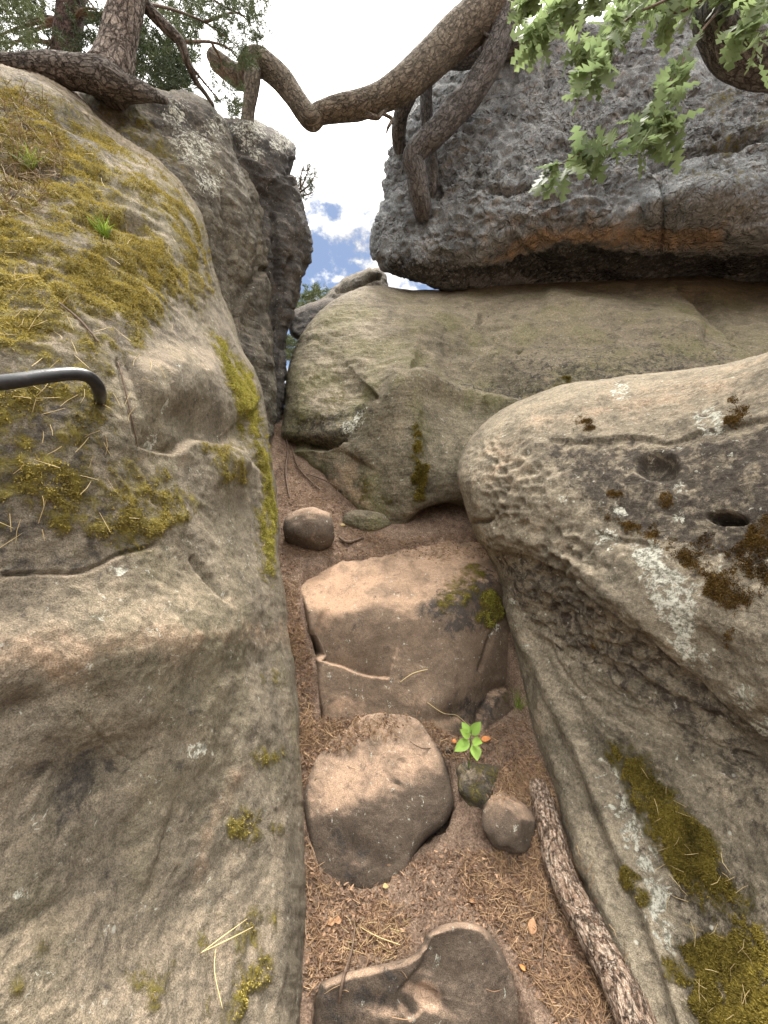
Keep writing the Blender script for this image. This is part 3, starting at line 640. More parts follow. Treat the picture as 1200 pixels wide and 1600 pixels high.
sr = rock('step_boulder', 'large step of reddish footworn sandstone across the path, mossy at its right shoulder',
  [(455,905),(468,878),(525,858),(590,848),(680,838),(750,830),(800,850),(850,1000),(860,1090),(822,1130),(790,1165),(740,1190),(680,1180),(600,1165),(550,1165),(490,1165),(480,1110),(489,1035),(474,985),(459,935)],
  ([[(480,900,2.55),(600,850,2.88),(740,838,2.95)], [(500,975,2.23),(745,885,2.42),(600,1100,2.05)], [(459,930,2.5),(478,960,2.28),(492,1100,2.12)], [(770,900,2.47),(800,1000,2.42),(700,1100,2.08)]], .003),
  M['step'], step=2.5, rnd=(16, .14), thick=.6, fine=.003, amp=(.02, 1.8, .012, 5.),
  feats=[('under', [(610,1064),(570,1058),(540,1045),(505,1032),(475,1020)], 60, .075), ('dent',640,930,40,26,-.4,.03,2), ('dent',540,930,50,18,-.5,.02,2),
         ('crack', [(770,985),(755,1030),(750,1050)], 3, .02), ('under', [(810,1075),(780,1085),(765,1110),(750,1140)], 20, .07),('dent',700,1120,40,14,-.2,.03,2)],
  masks={'m': [([(765,940,18),(760,965,16),(775,955,14)], .66, 8), ([(720,920,26),(700,940,18),(740,900,16),(800,1090,14)], .46, 12)],
         'w': [([(470,890),(520,870),(600,900),(560,945),(500,975),(480,940)], .75, 25), ([(490,1080),(600,1080),(560,1120),(495,1120)], .4, 15)], 'c': [([(690,920),(770,890),(780,980),(700,990),(650,950)], .7, 18),([(700,1100),(790,1080),(770,1130),(720,1140)],.5,12)], 'l': [([(775,980,6),(768,990,4)],.6,4)]})  # lit top-left put into the pale colour; the dark shoulder is mossy
moss_on(sr, M['lime_moss'], 1800, .6, (.008, .016), w=.004)

ms = rock('foothold_stone', 'rounded block with a flat top in the path below the big step',
  [(470,1230),(500,1160),(565,1105),(650,1105),(692,1178),(704,1212),(714,1258),(696,1290),(652,1322),(640,1390),(580,1430),(520,1420),(484,1370),(476,1310),(472,1270)],
  ([[(485,1235,1.76),(600,1150,1.94),(695,1190,1.85)], [(500,1280,1.67),(590,1247,1.73),(560,1385,1.6)], [(590,1247,1.735),(703,1208,1.81),(640,1350,1.645)]], .003),
  M['stone'], step=2.5, rnd=(14, .07), thick=.3, fine=.003, amp=(.014, 3., .006, 8.),
  feats=[('dent',560,1330,40,20,.5,.012,2), ('under', [(705,1212),(660,1232),(600,1248),(560,1265),(530,1284),(490,1284)][::-1], 40, .0), ('dent', 620,1225,8,4,.6,.012,2), ('dent', 628,1190,7,4,.6,.01,2)],
  masks={'w': [([(490,1240),(560,1170),(640,1160),(690,1200),(600,1235),(530,1268)], .6, 20)], 'c': [([(500,1300),(580,1280),(600,1360),(540,1380)], .3, 25)]}, cat='stone')  # dark patch puts the front face's shade into the colour
bs = rock('buried_stone', 'flat half buried stone at the bottom edge of the path',
  [(488,1545),(520,1525),(570,1512),(630,1500),(655,1485),(664,1460),(690,1443),(725,1438),(762,1450),(785,1490),(812,1545),(840,1610),(850,1800),(480,1800)],
  ([[(500,1540,1.215),(700,1445,1.268),(640,1600,1.178)], [(770,1470,1.285),(842,1610,1.225),(720,1600,1.172)], [(500,1520,1.24),(700,1440,1.29),(600,1475,1.31)]], .003),
  M['stone'], step=2.5, rnd=(12, .05), thick=.2, fine=.003, amp=(.01, 3., .008, 9.),
  feats=[('dent', 668,1560,26,12,.5,.03,2), ('under', [(640,1600),(610,1560),(640,1525),(660,1500),(655,1465)], 30, .02, 8.),('dent', 600,1570,40,14,.3,.012,2)],
  masks={'c': [([(500,1540),(640,1510),(640,1600),(500,1620)], .35, 25)], 'w': [([(640,1550,8),(668,1560,22)], .6, 8)]}, cat='stone')

rb = rock('lichened_boulder', 'big near boulder on the right with a white lichen patch and a round hole',
  [(712,745),(722,705),(745,668),(785,640),(845,612),(905,595),(1000,586),(1080,578),(1140,568),(1200,548),(1500,440),(1700,900),(1700,2300),(1050,2300),(1030,1750),(1012,1640),(975,1540),(930,1440),(885,1330),(850,1220),(822,1110),(800,1000),(785,925),(768,880),(748,845),(728,800)],
  [(720,740,2.4),(750,690,2.42),(800,640,2.42),(900,600,2.3),(1050,588,2.0),(1200,560,1.65),(1500,470,1.25),(800,720,2.12),(900,700,1.92),(1030,700,1.66),(1180,680,1.42),(1400,700,1.1),
   (745,820,2.25),(800,810,2.02),(900,800,1.78),(1000,830,1.55),(1150,820,1.32),(1400,900,1.0),(780,870,2.22),(850,890,1.92),(900,910,1.72),(950,950,1.56),(1050,980,1.36),(1150,1020,1.2),(1200,1100,1.12),
   (800,930,2.25),(850,960,2.05),(920,1010,1.78),(1000,1060,1.55),(1100,1120,1.35),(1200,1180,1.22),(830,1080,2.0),(870,1200,1.72),(910,1320,1.5),(950,1420,1.32),(1000,1540,1.17),(1030,1640,1.05),
   (890,1050,1.86),(950,1180,1.58),(1010,1320,1.36),(1060,1450,1.2),(1100,1600,1.04),(1100,1250,1.3),(1200,1300,1.12),(1200,1450,1.02),(1200,1600,.9),(1500,1400,.8),(1500,1800,.65)],
  M['right'], step=2.5, rnd=(26, .22), thick=1.4, amp=(.025, 1.7, .02, 5.),
  feats=[('under', [(748,845),(775,858),(830,868),(880,895),(930,935),(980,970),(1040,1015),(1100,1075),(1160,1130),(1240,1170)], 34, .06),
         ('ridge', [(760,830),(850,850),(920,900),(1000,960),(1080,1030)], 12, .02),
         ('dent', 1026,728,33,21,.1,.075,6), ('dent', 1136,811,28,9,.12,.1,6), ('dent', 850,712,4,3,0,.0,2),
         ('pits', [(740,690),(820,690),(900,790),(960,900),(900,920),(800,860),(740,820)], 20., .045, 1.),
         ('pits', [(760,850),(860,880),(960,970),(1080,1080),(960,1080),(860,980),(790,920)], 14., .05, 1.6), ('layer', [(770,860),(900,900),(1200,1140),(1200,1250),(950,1150),(820,1000)], 9., .03),
         ('under', [(855,685),(930,688),(1000,680),(1060,690),(1110,670),(1240,650)], 30, .02),
         ('crack', [(740,815),(755,818),(770,812)], 4, .04), ('under', [(930,825),(960,840),(1000,845),(1030,850)], 14, .02),
         ('ridge', [(790,930),(850,1060),(910,1180),(960,1300),(1010,1420),(1060,1560),(1080,1640)], 12, .035),('crack', [(860,1000),(880,1050),(920,1090)], 3, .012), ('dent', 1110,1000,50,12,.6,.02,2)],
  masks={'l': [([(985,850),(1020,850),(1050,890),(1085,910),(1095,950),(1080,1000),(1095,1060),(1060,1030),(1040,980),(1010,930)], .66, 12), ([(945,840,14),(960,845,10),(970,800,8),(1060,760,8),(1095,1040,14),(1160,1090,20),(1190,1130,20),(1110,660,22),(970,610,14),(955,860,8),(930,830,6),(880,780,6),(1060,815,8)], .5, 8),
               ([(955,1180),(1000,1280),(1040,1360),(1060,1480),(1040,1500),(990,1330),(940,1190)], .47, 14),([(960,1260,4),(965,1275,4),(975,1300,4),(985,1330,5),(980,1315,4),(805,940,5),(830,1010,4)], .62, 3)],
         'm': [([(935,1150),(985,1160),(1050,1230),(1110,1310),(1180,1400),(1190,1500),(1130,1450),(1070,1390),(1020,1320),(975,1240)], .78, 26), ([(1060,1480),(1200,1420),(1240,1640),(1090,1640)], .68, 28),
               ([(985,1380,20),(1000,1410,16),(1060,1530,14),(1050,1510,12)], .55, 10)],
         'c': [([(840,690),(950,690),(1060,690),(1240,655),(1240,900),(1120,880),(1000,840),(920,800),(880,740)], .68, 28), ([(750,850),(850,880),(1000,980),(1180,1150),(1100,1150),(930,1060),(790,930)], .4, 20), ([(1000,1030),(1240,1180),(1240,1350),(1050,1150)], .4, 40),([(940,1150),(1000,1170),(1100,1290),(1200,1400),(1240,1640),(1080,1640),(1060,1420),(970,1260)],.5,30)],  # crust at upper right, brown film low down; second patch darkens the crease
         'w': [([(720,740),(800,650),(1000,600),(1200,560),(1200,610),(1000,660),(840,680),(780,760)], .36, 30)]})
moss_on(rb, M['dark_moss'], 42000, .5, (.006, .012), w=.0026, label='brownish olive moss')
A = ROCK[rb.name][2]; V_, F_, A_, x_, y_, d_ = ROCK[rb.name]
A2 = A_.copy(); wq = 14*fbm(V_, 5., 4, .65, off=2.); wr = 14*fbm(V_, 5., 4, .65, off=44.); A2[:, 0] = np.maximum.reduce([.62*soft_poly(p, x_+wq, y_+wr, s) for p, s in (([(930,800),(990,810),(1080,830),(1160,830),(1220,760),(1230,900),(1170,960),(1130,1020),(1110,960),(1080,900),(1000,860)], 22), ([(960,770,12),(915,665,16),(1160,650,30),(1110,850,24),(1140,940,20),(935,1010,8),(1040,780,12)], 14))])
A2[:, 0] = A2[:, 0]+(.9*fbm(V_, 14., 5, .7, off=71.)+.4*fbm(V_, 4., 3, off=7.))*(A2[:, 0] > .05); A2[:, 0] = np.where(soft_poly([(985,850),(1020,850),(1095,910),(1080,1000),(1095,1060),(1040,980)], x_, y_, 8) > .4, 0, A2[:, 0])
ROCK[rb.name] = (V_, F_, A2, x_, y_, d_)
M['rust_moss'] = blades('rusty_moss_blades', (.035, .02, .006), (.17, .1, .022), .8, .1)
moss_on(rb, M['rust_moss'], 20000, .5, (.005, .01), w=.0026, label='rusty brown moss')

# small free stones: real blobs
def blob(name, label, c, r, mat, rot=0., amp=.08, seed=0., cat='stone', n=56, cover=(0, 0, 0, 0)):
    V = []; Fc = []
    th = np.linspace(0, math.pi, n//2+1); ph = np.linspace(0, 2*math.pi, n, endpoint=False)
    T, P = np.meshgrid(th, ph, indexing='ij'); D = np.stack([np.sin(T)*np.cos(P), np.sin(T)*np.sin(P), np.cos(T)], -1).reshape(-1, 3)
    k = 1+amp*1.6*fbm(D, 1.3, 3, off=seed)+amp*.45*fbm(D, 4., 4, .6, off=seed)
    fl = np.random.default_rng(int(seed*10)).normal(size=(7, 3)); fl /= np.linalg.norm(fl, axis=1)[:, None]
    k = np.minimum(k, ((.86-amp*.5)/np.maximum((D@fl.T).max(1), .3)))*1.06
    Q = D*k[:, None]; Q = np.sign(Q)*np.abs(Q)**.92*np.array(r); ca, sa = math.cos(rot), math.sin(rot)
    Q = np.stack([Q[:, 0]*ca-Q[:, 1]*sa, Q[:, 0]*sa+Q[:, 1]*ca, Q[:, 2]], 1)+np.array(c)
    for i in range(n//2):
        for j in range(n): j2 = (j+1) % n; Fc.append((i*n+j, (i+1)*n+j, (i+1)*n+j2, i*n+j2))
    o = mesh_obj(name, Q, np.array(Fc), mat, attrs=np.zeros((len(Q), 4))+np.array(cover)*np.clip(.8+fbm(Q, 9., 3), 0, 1)[:, None]); tag(o, label, cat); BLOB.append((Q, np.array(Fc))); return o
BLOB = []
blob('round_stone', 'smooth round stone like a ball beside the mossy boulder at the back of the path', W(485, 829, 2.75), (.175, .17, .15), M['stone'], .3, .1, 2.)
blob('small_stone', 'small round stone next to the upper end of the fallen branch', W(796, 1283, 1.68), (.105, .1, .088), M['stone'], .2, .2, 6.)
blob('greenish_stone', 'dull greenish stone under the bright sprout', W(757, 1224, 1.88), (.14, .12, .12), M['left'], .5, .22, 9., cover=(.4, 0, 0, .85))
blob('embedded_stone', 'low flat stone at the foot of the smooth boulder beside the round stone', W(574, 820, 3.07), (.21, .15, .12), M['mid'], .2, .12, 4.)
blob('pebble', 'tiny dark pebble in needles left of the sprout', W(701, 1171, 1.9), (.022, .02, .018), M['pillar'], .2, .1, 3., 'pebble', 16)

# surfaces that things can lie on
def surf():
    VV = []; FF = []; n = 0; IDS = []
    for k in (sr.name, ms.name, bs.name, cb.name, lb.name, rb.name):
        V, Fc = ROCK[k][0], ROCK[k][1]; VV.append(V); FF.append(Fc+n); n += len(V); IDS += [k]*len(Fc)
    for V, Fc in BLOB: VV.append(V); FF.append(Fc+n); n += len(V); IDS += ['blob']*len(Fc)
    m = (GV[GF[:, 0], 0] > -2) & (GV[GF[:, 0], 0] < 2) & (GV[GF[:, 0], 1] > .5) & (GV[GF[:, 0], 1] < 5)
    VV.append(GV); FF.append(GF[m]+n); IDS += ['ground']*int(m.sum())
    global FID; FID = IDS
    return BVHTree.FromPolygons([tuple(v) for v in np.vstack(VV).tolist()], np.vstack(FF).tolist())
bvh = surf()
CAM = Vector((0, 0, EYE))
def hit(px, py):
    d = Vector(((px-600)/F, 1, -(py-800)/F)).normalized(); h = bvh.ray_cast(CAM, d)
    return h[0], h[1]
def keep_at(k, px, py):
    if k == 'ground': return 1.
    if k == 'blob': return .6 if 1150 < py < 1186 or 1228 < py < 1256 else .01
    if k == sr.name: return .75 if py < 868+.1*abs(px-600) else .05
    if k == ms.name: return .8 if py < 1175 and px < 620 else .06
    if k == bs.name: return .06
    return .02
def hit_many(X, Y, litter=False):
    P = []; N = []
    for a, b in zip(X, Y):
        h = bvh.ray_cast(CAM, Vector(((a-600)/F, 1, -(b-800)/F)).normalized()); p, n = h[0], h[1]
        if p is None: continue
        if litter and random.random() > keep_at(FID[h[2]], a, b): continue
        if n.dot(CAM-p) < 0: n = -n
        P.append(p); N.append(n)
    return np.array(P), np.array(N)

# ------------------------------------------------------------------ litter on the path
def in_poly_pts(poly, n):
    p = np.array(poly, float); lo, hi = p.min(0), p.max(0); R = []
    while len(R) < n:
        q = rng.uniform(lo, hi, (n*2, 2)); R += q[inside(p, q[:, 0], q[:, 1])].tolist()
    R = np.array(R[:n]); return R[:, 0], R[:, 1]
LIT = [([(428,640),(440,690),(480,735),(545,800),(620,845),(750,825),(770,870),(640,885),(560,870),(460,870),(440,860),(436,760)], 2600),
       ([(436,860),(470,880),(465,950),(490,1050),(490,1150),(470,1180),(462,1080),(440,950)], 1000),
       ([(470,1130),(560,1110),(640,1105),(720,1150),(705,1190),(650,1150),(560,1160),(500,1215),(472,1230)], 1400),
       ([(475,1300),(500,1360),(570,1395),(640,1420),(640,1490),(560,1510),(480,1560)], 1000),
       ([(705,1180),(760,1140),(820,1120),(850,1200),(900,1330),(960,1440),(1010,1580),(960,1600),(870,1600),(800,1480),(720,1400),(720,1330),(770,1330),(840,1310),(830,1240),(770,1235)], 3400),
       ([(790,1190),(840,1180),(870,1260),(800,1255),(760,1250)], 420), ([(880,1260),(900,1300),(990,1500),(1000,1600),(1020,1600),(930,1400)], 500),
       ([(530,1190),(570,1190),(565,1225),(540,1225)],30), ([(500,1500),(840,1470),(840,1600),(500,1600)], 120), ([(480,1020),(780,1020),(760,1130),(500,1110)], 60)]
Xl = []; Yl = []
for p, n in LIT:
    a, b = in_poly_pts(p, n); Xl.append(a); Yl.append(b)
P, N = hit_many(np.concatenate(Xl), np.concatenate(Yl), True); n = len(P)
D = rng.normal(size=(n, 3)); D -= N*np.einsum('ij,ij->i', D, N)[:, None]; D /= np.linalg.norm(D, axis=1)[:, None]; D += N*rng.normal(size=(n, 1))*.16
kp = (fbm(P, 3.5, 4, .6, off=12.)+.02+.25*rng.normal(size=n) > 0); P, N, D = P[kp], N[kp], D[kp]; n = len(P)
L = rng.uniform(.02, .07, n); V, Fc = prism_needles(P+N*rng.uniform(.001, .012, (n, 1)), D, L, rng.uniform(.0008, .0014, n), .07)
tn = np.clip(.34+rng.normal(size=n)*.2+.25*fbm(P, 5., 3), 0, 1)
tag(mesh_obj('pine_needles', V, Fc, M['needle'], origin=(0, 1.5, 0), tint=np.repeat(tn, 9)), 'brown pine needles strewn over the soil of the path', 'pine needles', kind='stuff')
a, b = [], []
for p, k in LIT[:6]:
    q = in_poly_pts(p, int(k*1.3)); a.append(q[0]); b.append(q[1])
q = in_poly_pts([(480,1390),(700,1320),(800,1400),(780,1450),(690,1440),(640,1490),(490,1540)], 3000); a.append(q[0]); b.append(q[1])
P, N = hit_many(np.concatenate(a), np.concatenate(b), True); n = len(P)
kp = fbm(P, 4., 4, .6, off=3.)+.1+.2*rng.normal(size=n) > 0; P, N = P[kp], N[kp]; n = len(P)
D = rng.normal(size=(n, 3)); D -= N*np.einsum('ij,ij->i', D, N)[:, None]*.75
V, Fc = blade_mesh(P+N*.002, D, rng.uniform(.006, .024, n), rng.uniform(.003, .01, n), bend=.5)
tag(mesh_obj('bark_chips', V, Fc, M['chips'], origin=(0, 1.5, 0), smooth=False, tint=np.repeat(np.clip(rng.beta(1.6, 2.6, n), 0, 1), 5)), 'small reddish brown bark flakes and crumbs mixed with the needles', 'leaf litter', kind='stuff')

# ------------------------------------------------------------------ grab bar
hp = [(-260,612,.66,24),(-100,604,.69,24),(0,598,.74,24),(70,588,.80,24),(110,584,.845,24),(134,587,.872,24),(148,597,.895,24),(154,608,.915,24),(156,618,.96,23),(157,626,1.06,21)]
P, R = tpx(hp); V, Fc = tube(P, np.full(len(R), .0138), 20, 10)
tag(mesh_obj('grab_bar', V, Fc, M['steel']), 'black bent steel grab bar let into the mossy boulder', 'handrail')

# ------------------------------------------------------------------ fallen branch along the right rock
lp = [(838,1225,1.79,34),(850,1262,1.70,38),(862,1305,1.60,42),(872,1350,1.52,45),(893,1400,1.43,50),(925,1455,1.34,56),(955,1510,1.25,60),(985,1575,1.15,64),(1010,1640,1.07,66),(1050,1760,.95,70)]
P, R = tpx(lp); V, Fc = tube(P+np.array([0, 0, .0]), R*.9*np.array([.9,1.06,.98,1.04,.97,1.03,1.,1.02,1.,1.]), 44, 26, .006, 34.)
tag(mesh_obj('fallen_branch', V, Fc, M['log_bark'], grain=GRAIN), 'thick fallen branch with flaky pale bark lying along the right boulder', 'branch')

# ------------------------------------------------------------------ sprout
def leaf_mesh(base, dirv, nrm, L, wd, fold=.25, droop=.2, lobes=0, nl=9):
    d = np.array(dirv, float); d /= np.linalg.norm(d); u = np.array(nrm, float); u -= d*(u@d); u /= np.linalg.norm(u); s = np.cross(d, u); V = []; Fc = []
    for i in range(nl):
        t = i/(nl-1); 
        w = wd*.5*(math.sin(math.pi*min(1, t**.8))**.9)
        if lobes: w = wd*.5*(math.sin(math.pi*(t**1.15*.93+.05))**.8)*(.66+.42*math.cos(2*math.pi*lobes*t+math.pi))
        c = np.array(base)+d*L*t-u*droop*L*t*t
        V += [c-s*w+u*fold*w, c, c+s*w+u*fold*w]
    for i in range(nl-1):
        a = 3*i; Fc += [(a, a+1, a+4, a+3), (a+1, a+2, a+5, a+4)]
    return np.array(V), Fc
p0, _ = hit(731, 1200); p0 = np.array(p0)+np.array([0, 0, -.01])
dS = p0[1]*.985
sp = thing('sprout', p0, 'bright green leafy sprout growing from needles between the stones', 'seedling')
c = W(735, 1160, dS); V, Fc = tube([p0, (p0*.5+c*.5)+np.array([.006, 0, .0]), c, W(737, 1140, dS)], [.0026, .0024, .002, .0012], 8, 6)
ob = mesh_obj('stem', V, Fc, M['leaf'], sp); 
for (bx, by, tx, ty, wpx, dd) in [(733,1157,711,1173,17,-.05),(736,1148,751,1128,16,.0),(738,1158,753,1160,14,-.04),(741,1163,746,1188,17,-.06),(733,1146,722,1128,13,.02),(734,1152,720,1140,14,-.01)]:
    a = W(bx, by, dS); b = W(tx, ty, dS+dd); L = np.linalg.norm(b-a)
    V, Fc = leaf_mesh(a, b-a, np.array([0, -.75, .65]), L, wpx*dS/F, .22, .1)
    mesh_obj('leaf', V, Fc, M['leaf'], sp, tint=np.clip(.6+.25*rng.normal()+0*V[:, 0]+.3*(np.arange(len(V)) % 3 == 1), 0, 1))

# ------------------------------------------------------------------ dead leaves, twigs, straws
def dead_leaf(px, py, L, wd, ang, mat, label, group=None, lobes=0):
    p, n = hit(px, py); p = np.array(p); n = np.array(n)
    d = np.array([math.cos(ang), math.sin(ang)*.6, 0]); d -= n*(d@n)
    V, Fc = leaf_mesh(p+n*.008, d, n, L, wd, .35, .18, lobes, 13)
    o = mesh_obj('dead_leaf', V, Fc, mat); tag(o, label, 'leaf', group)
    sm = o.modifiers.new('thickness', 'SOLIDIFY'); sm.thickness = .0008
dead_leaf(752, 1157, .05, .026, .2, M['orange_leaf'], 'curled orange leaf lying beside the green sprout')
dead_leaf(713, 1160, .03, .018, 2.4, M['orange_leaf'], 'scrap of orange leaf on the left under the sprout')
dead_leaf(512, 1448, .055, .04, .5, M['dry_leaf'], 'crumpled brown leaf on soil left of the long dark twig', None, 2)
dead_leaf(830, 1462, .05, .03, 1.3, M['dry_leaf'], 'brown leaf standing in the needles left of the fallen branch')
dead_leaf(733, 1412, .03, .02, .3, M['dry_leaf'], 'small reddish leaf on bare soil above the buried stone')
dead_leaf(820, 1520, .022, .014, 2., M['orange_leaf'], 'tiny orange leaf at the right rim of the buried stone')
dead_leaf(598, 1388, .025, .02, .2, M['straw'], 'pale bit of bark at the foot of the foothold stone')
dead_leaf(540, 822, .06, .03, 2.8, M['straw'], 'pale yellowish leaf beside the round stone')
def stick(name, pts, r, mat, label, cat='twig', group=None):
    P = []
    for px, py, up in pts:
        p, n = hit(px, py); p = np.array(p); n = np.array(n); P.append(p+n*up)
    V, Fc = tube(P, r, 8, 8, .0006, 60.); o = mesh_obj(name, V, Fc, mat, tint=np.full(len(V), .6)); return tag(o, label, cat, group)
stick('twig', [(553,1455,.02),(548,1490,.014),(538,1530,.012),(530,1562,.01)], [.003,.0038,.0045,.005], M['twig'], 'dark straight twig lying over the buried stone')
stick('straw_stalk', [(625,1066,.006),(645,1053,.01),(668,1046,.006)], [.0012,.0018,.0014], M['straw'], 'pale forked dry stalk on the face of the big step', 'straw')
stick('straw_stalk', [(668,1098,.006),(690,1112,.012),(712,1118,.008),(728,1132,.01)], [.0014,.0016,.0014,.0012], M['straw'], 'thin curved stalk at the foot of the big step', 'straw')
stick('straw_stalk', [(308,1494,.012),(340,1468,.016),(381,1436,.012)], [.0007,.0012,.0007], M['straw'], 'upper of two long dry needles stuck on the moss of the left boulder', 'straw')
stick('straw_stalk', [(308,1494,.014),(350,1474,.02),(388,1455,.014)], [.0007,.0012,.0007], M['straw'], 'lower of two long dry needles stuck on the moss of the left boulder', 'straw')
stick('straw_stalk', [(333,1480,.01),(331,1520,.012),(342,1578,.01)], [.0006,.001,.0006], M['straw'], 'upright reddish needle hanging below the two long ones on the left boulder', 'straw')
stick('twig', [(180,565,.006),(195,600,.01),(205,650,.01),(216,700,.006)], [.0018,.0022,.002,.0012], M['twig'], 'long thin twig hanging on the mossy boulder right of the grab bar')
stick('twig', [(95,478,.008),(120,505,.012),(150,535,.008)], [.002,.003,.0018], M['twig'], 'short curved root twig on the moss above the grab bar')
stick('straw_stalk', [(560,1450,.01),(590,1470,.02),(624,1482,.012)], [.0009,.0012,.0009], M['straw'], 'long yellow needle beside the dark twig', 'straw')
stick('root', [(455,700,.01),(468,735,.02),(500,768,.016)], [.004,.006,.004], M['twig'], 'thin brown root running down the needle slope of the cleft', 'root')
stick('root', [(440,668,.01),(450,700,.02),(446,740,.02),(452,780,.01)], [.004,.007,.008,.005], M['twig'], 'crooked brown root along the left side of the needle slope', 'root')
stick('root', [(478,742,.01),(500,752,.03),(528,760,.01)], [.003,.005,.003], M['twig'], 'short dark root crossing the top of the needle slope by the smooth boulder', 'root')
stick('twig', [(530,842,.012),(545,850,.02),(566,842,.012)], [.008,.012,.007], M['twig'], 'stubby dark bit of wood lying right of the round stone')
stick('twig', [(640,1160,.01),(662,1172,.016),(690,1166,.01)], [.0015,.0025,.0015], M['twig'], 'small twig on needles left of the sprout')
stick('twig', [(860,1420,.02),(846,1480,.02),(850,1540,.01)], [.0012,.002,.0012], M['twig'], 'thin twig among the needles left of the fallen branch')
# a few loose straws / needles on moss and soil
for (poly, n_, nm, lb_) in (([(0,180),(100,160),(300,330),(330,460),(180,700),(230,840),(0,860)], 100, M['straw'], 'dry needles caught in the moss of the left boulder'), ([(540,1440),(640,1440),(630,1510),(530,1500)], 26, M['straw'], 'yellow needles scattered around the dark twig'), ([(1000,1180),(1180,1400),(1180,1600),(1080,1600)], 40, M['straw'], 'dry needles on the moss of the right boulder')):
    X, Y = in_poly_pts(poly, n_); P, N = hit_many(X, Y); n = len(P); D = rng.normal(size=(n, 3)); D -= N*np.einsum('ij,ij->i', D, N)[:, None]; D[:, 2] *= 1.4
    D /= np.linalg.norm(D, axis=1)[:, None]; V, Fc = prism_needles(P+N*.012, D+N*.1*rng.normal(size=(n, 1)), rng.uniform(.025, .06, n), np.full(n, .0008), .1)
    tag(mesh_obj('pine_needles', V, Fc, nm, origin=P.mean(0), tint=np.repeat(np.clip(.45+rng.normal(size=n)*.25, 0, 1), 9)), lb_, 'pine needles', kind='stuff')

# grass tufts
def tuft(px, py, n, Lpx, mat, label, up=(0, -.4, 1.), spread=.6, w=.003, kind=None, cat='grass'):
    p, nn = hit(px, py); p = np.array(p); L = Lpx*p[1]/F
    D = np.array(up)+rng.normal(size=(n, 3))*spread; V, Fc = blade_mesh(p+rng.normal(size=(n, 3))*L*.12, D, L*rng.uniform(.5, 1.2, n), np.full(n, w), bend=.7)
    tag(mesh_obj('grass_tuft', V, Fc, mat, origin=p, tint=np.repeat(rng.random(n), 5)), label, cat, kind=kind)
tuft(163, 370, 60, 30, M['grass'], 'fresh green grass tuft in the middle of the upper moss', spread=.5, w=.004)
tuft(810, 1108, 40, 34, M['grass'], 'thin grass tuft between the big step and the right boulder', spread=.35, w=.002)
tuft(50, 262, 40, 30, M['grass'], 'green grass tuft among dead grass on the upper left', spread=.6, w=.004)
X, Y = in_poly_pts([(0,130),(70,150),(110,260),(60,330),(0,350)], 700); P, N = hit_many(X, Y); n = len(P)
V, Fc = blade_mesh(P, N*.5+rng.normal(size=(n, 3))*.6+np.array([.2, 0, -.3]), rng.uniform(.03, .1, n), np.full(n, .0025), bend=.9)
tag(mesh_obj('dead_grass', V, Fc, M['dry_grass'], origin=P.mean(0), tint=np.repeat(rng.random(n), 5)), 'grey dead grass and rootlets on the upper left of the mossy boulder', 'grass', kind='stuff')

# ================================================================== TREES
def limb(parent, pts, mat, name='limb', segs=18, sub=10, bark_=.02, bs=12.):
    P, R = tpx(pts); V, Fc = tube(P, R, segs, sub, bark_, bs); return mesh_obj(name, V, Fc, mat, parent, grain=GRAIN)
# pine on top of the mossy boulder
pt = thing('pine_tree', W(185, 135, 2.62), 'leaning pine with rough grey bark rooted on top of the mossy boulder', 'tree')
limb(pt, [(166,138,2.6,56),(170,122,2.62,60),(176,100,2.62,52),(185,60,2.62,46),(197,10,2.62,43),(208,-40,2.64,42),(225,-160,2.7,38),(250,-400,2.9,30)], M['pine_bark'], 'trunk', 40, 20, .03, 16.)
limb(pt, [(-120,78,2.3,28),(-20,97,2.4,26),(50,106,2.45,32),(110,114,2.5,37),(165,126,2.54,44),(200,138,2.58,34),(232,146,2.66,20),(260,158,2.8,8)], M['root_bark'], 'root', 26, 14, .035, 14.)
limb(pt, [(20,95,2.5,16),(60,92,2.6,20),(110,100,2.62,24),(150,118,2.64,30)], M['root_bark'], 'root', 18, 12, .02, 14.)
limb(pt, [(215,-30,2.66,17),(228,8,2.7,17),(255,38,2.75,16),(282,66,2.8,14),(292,95,2.85,11),(305,125,2.95,8),(322,148,3.0,6),(334,166,3.05,4)], M['root_bark'], 'branch', 12, 8, .008)
def needle_cloud(bag, centers, rad, per, L, w, tone=(.2, .8), aim=None):
    for c in centers:
        r = rad*random.uniform(.6, 1.3); c = np.asarray(c, float)
        ax = rng.normal(size=3) if aim is None else np.array(aim)+rng.normal(size=3)*.7
        ax[2] *= .6; ax /= np.linalg.norm(ax); 
        t = rng.uniform(-1, 1, per); P = c+ax*(t*r)[:, None]+rng.normal(size=(per, 3))*r*.1
        D = ax*.7+rng.normal(size=(per, 3))*.65
        V, Fc = blade_mesh(P, D, L*rng.uniform(.6, 1.2, per), np.full(per, w))
        bag.append((V, Fc, np.repeat(np.clip(random.uniform(*tone)+rng.normal(size=per)*.12, 0, 1), 5)))
def build_cloud(bag, name, mat, parent):
    n = 0; V = []; Fc = []; T = []
    for v, f, t in bag: V.append(v); Fc.append(f+n); T.append(t); n += len(v)
    return mesh_obj(name, np.vstack(V), np.vstack(Fc), mat, parent, True, tint=np.concatenate(T))
def pts_in(poly, n, d0, d1):
    X, Y = in_poly_pts(poly, n); return W(X, Y, rng.uniform(d0, d1, n))
bag = []   # the pine's hanging sprays at the right of its trunk
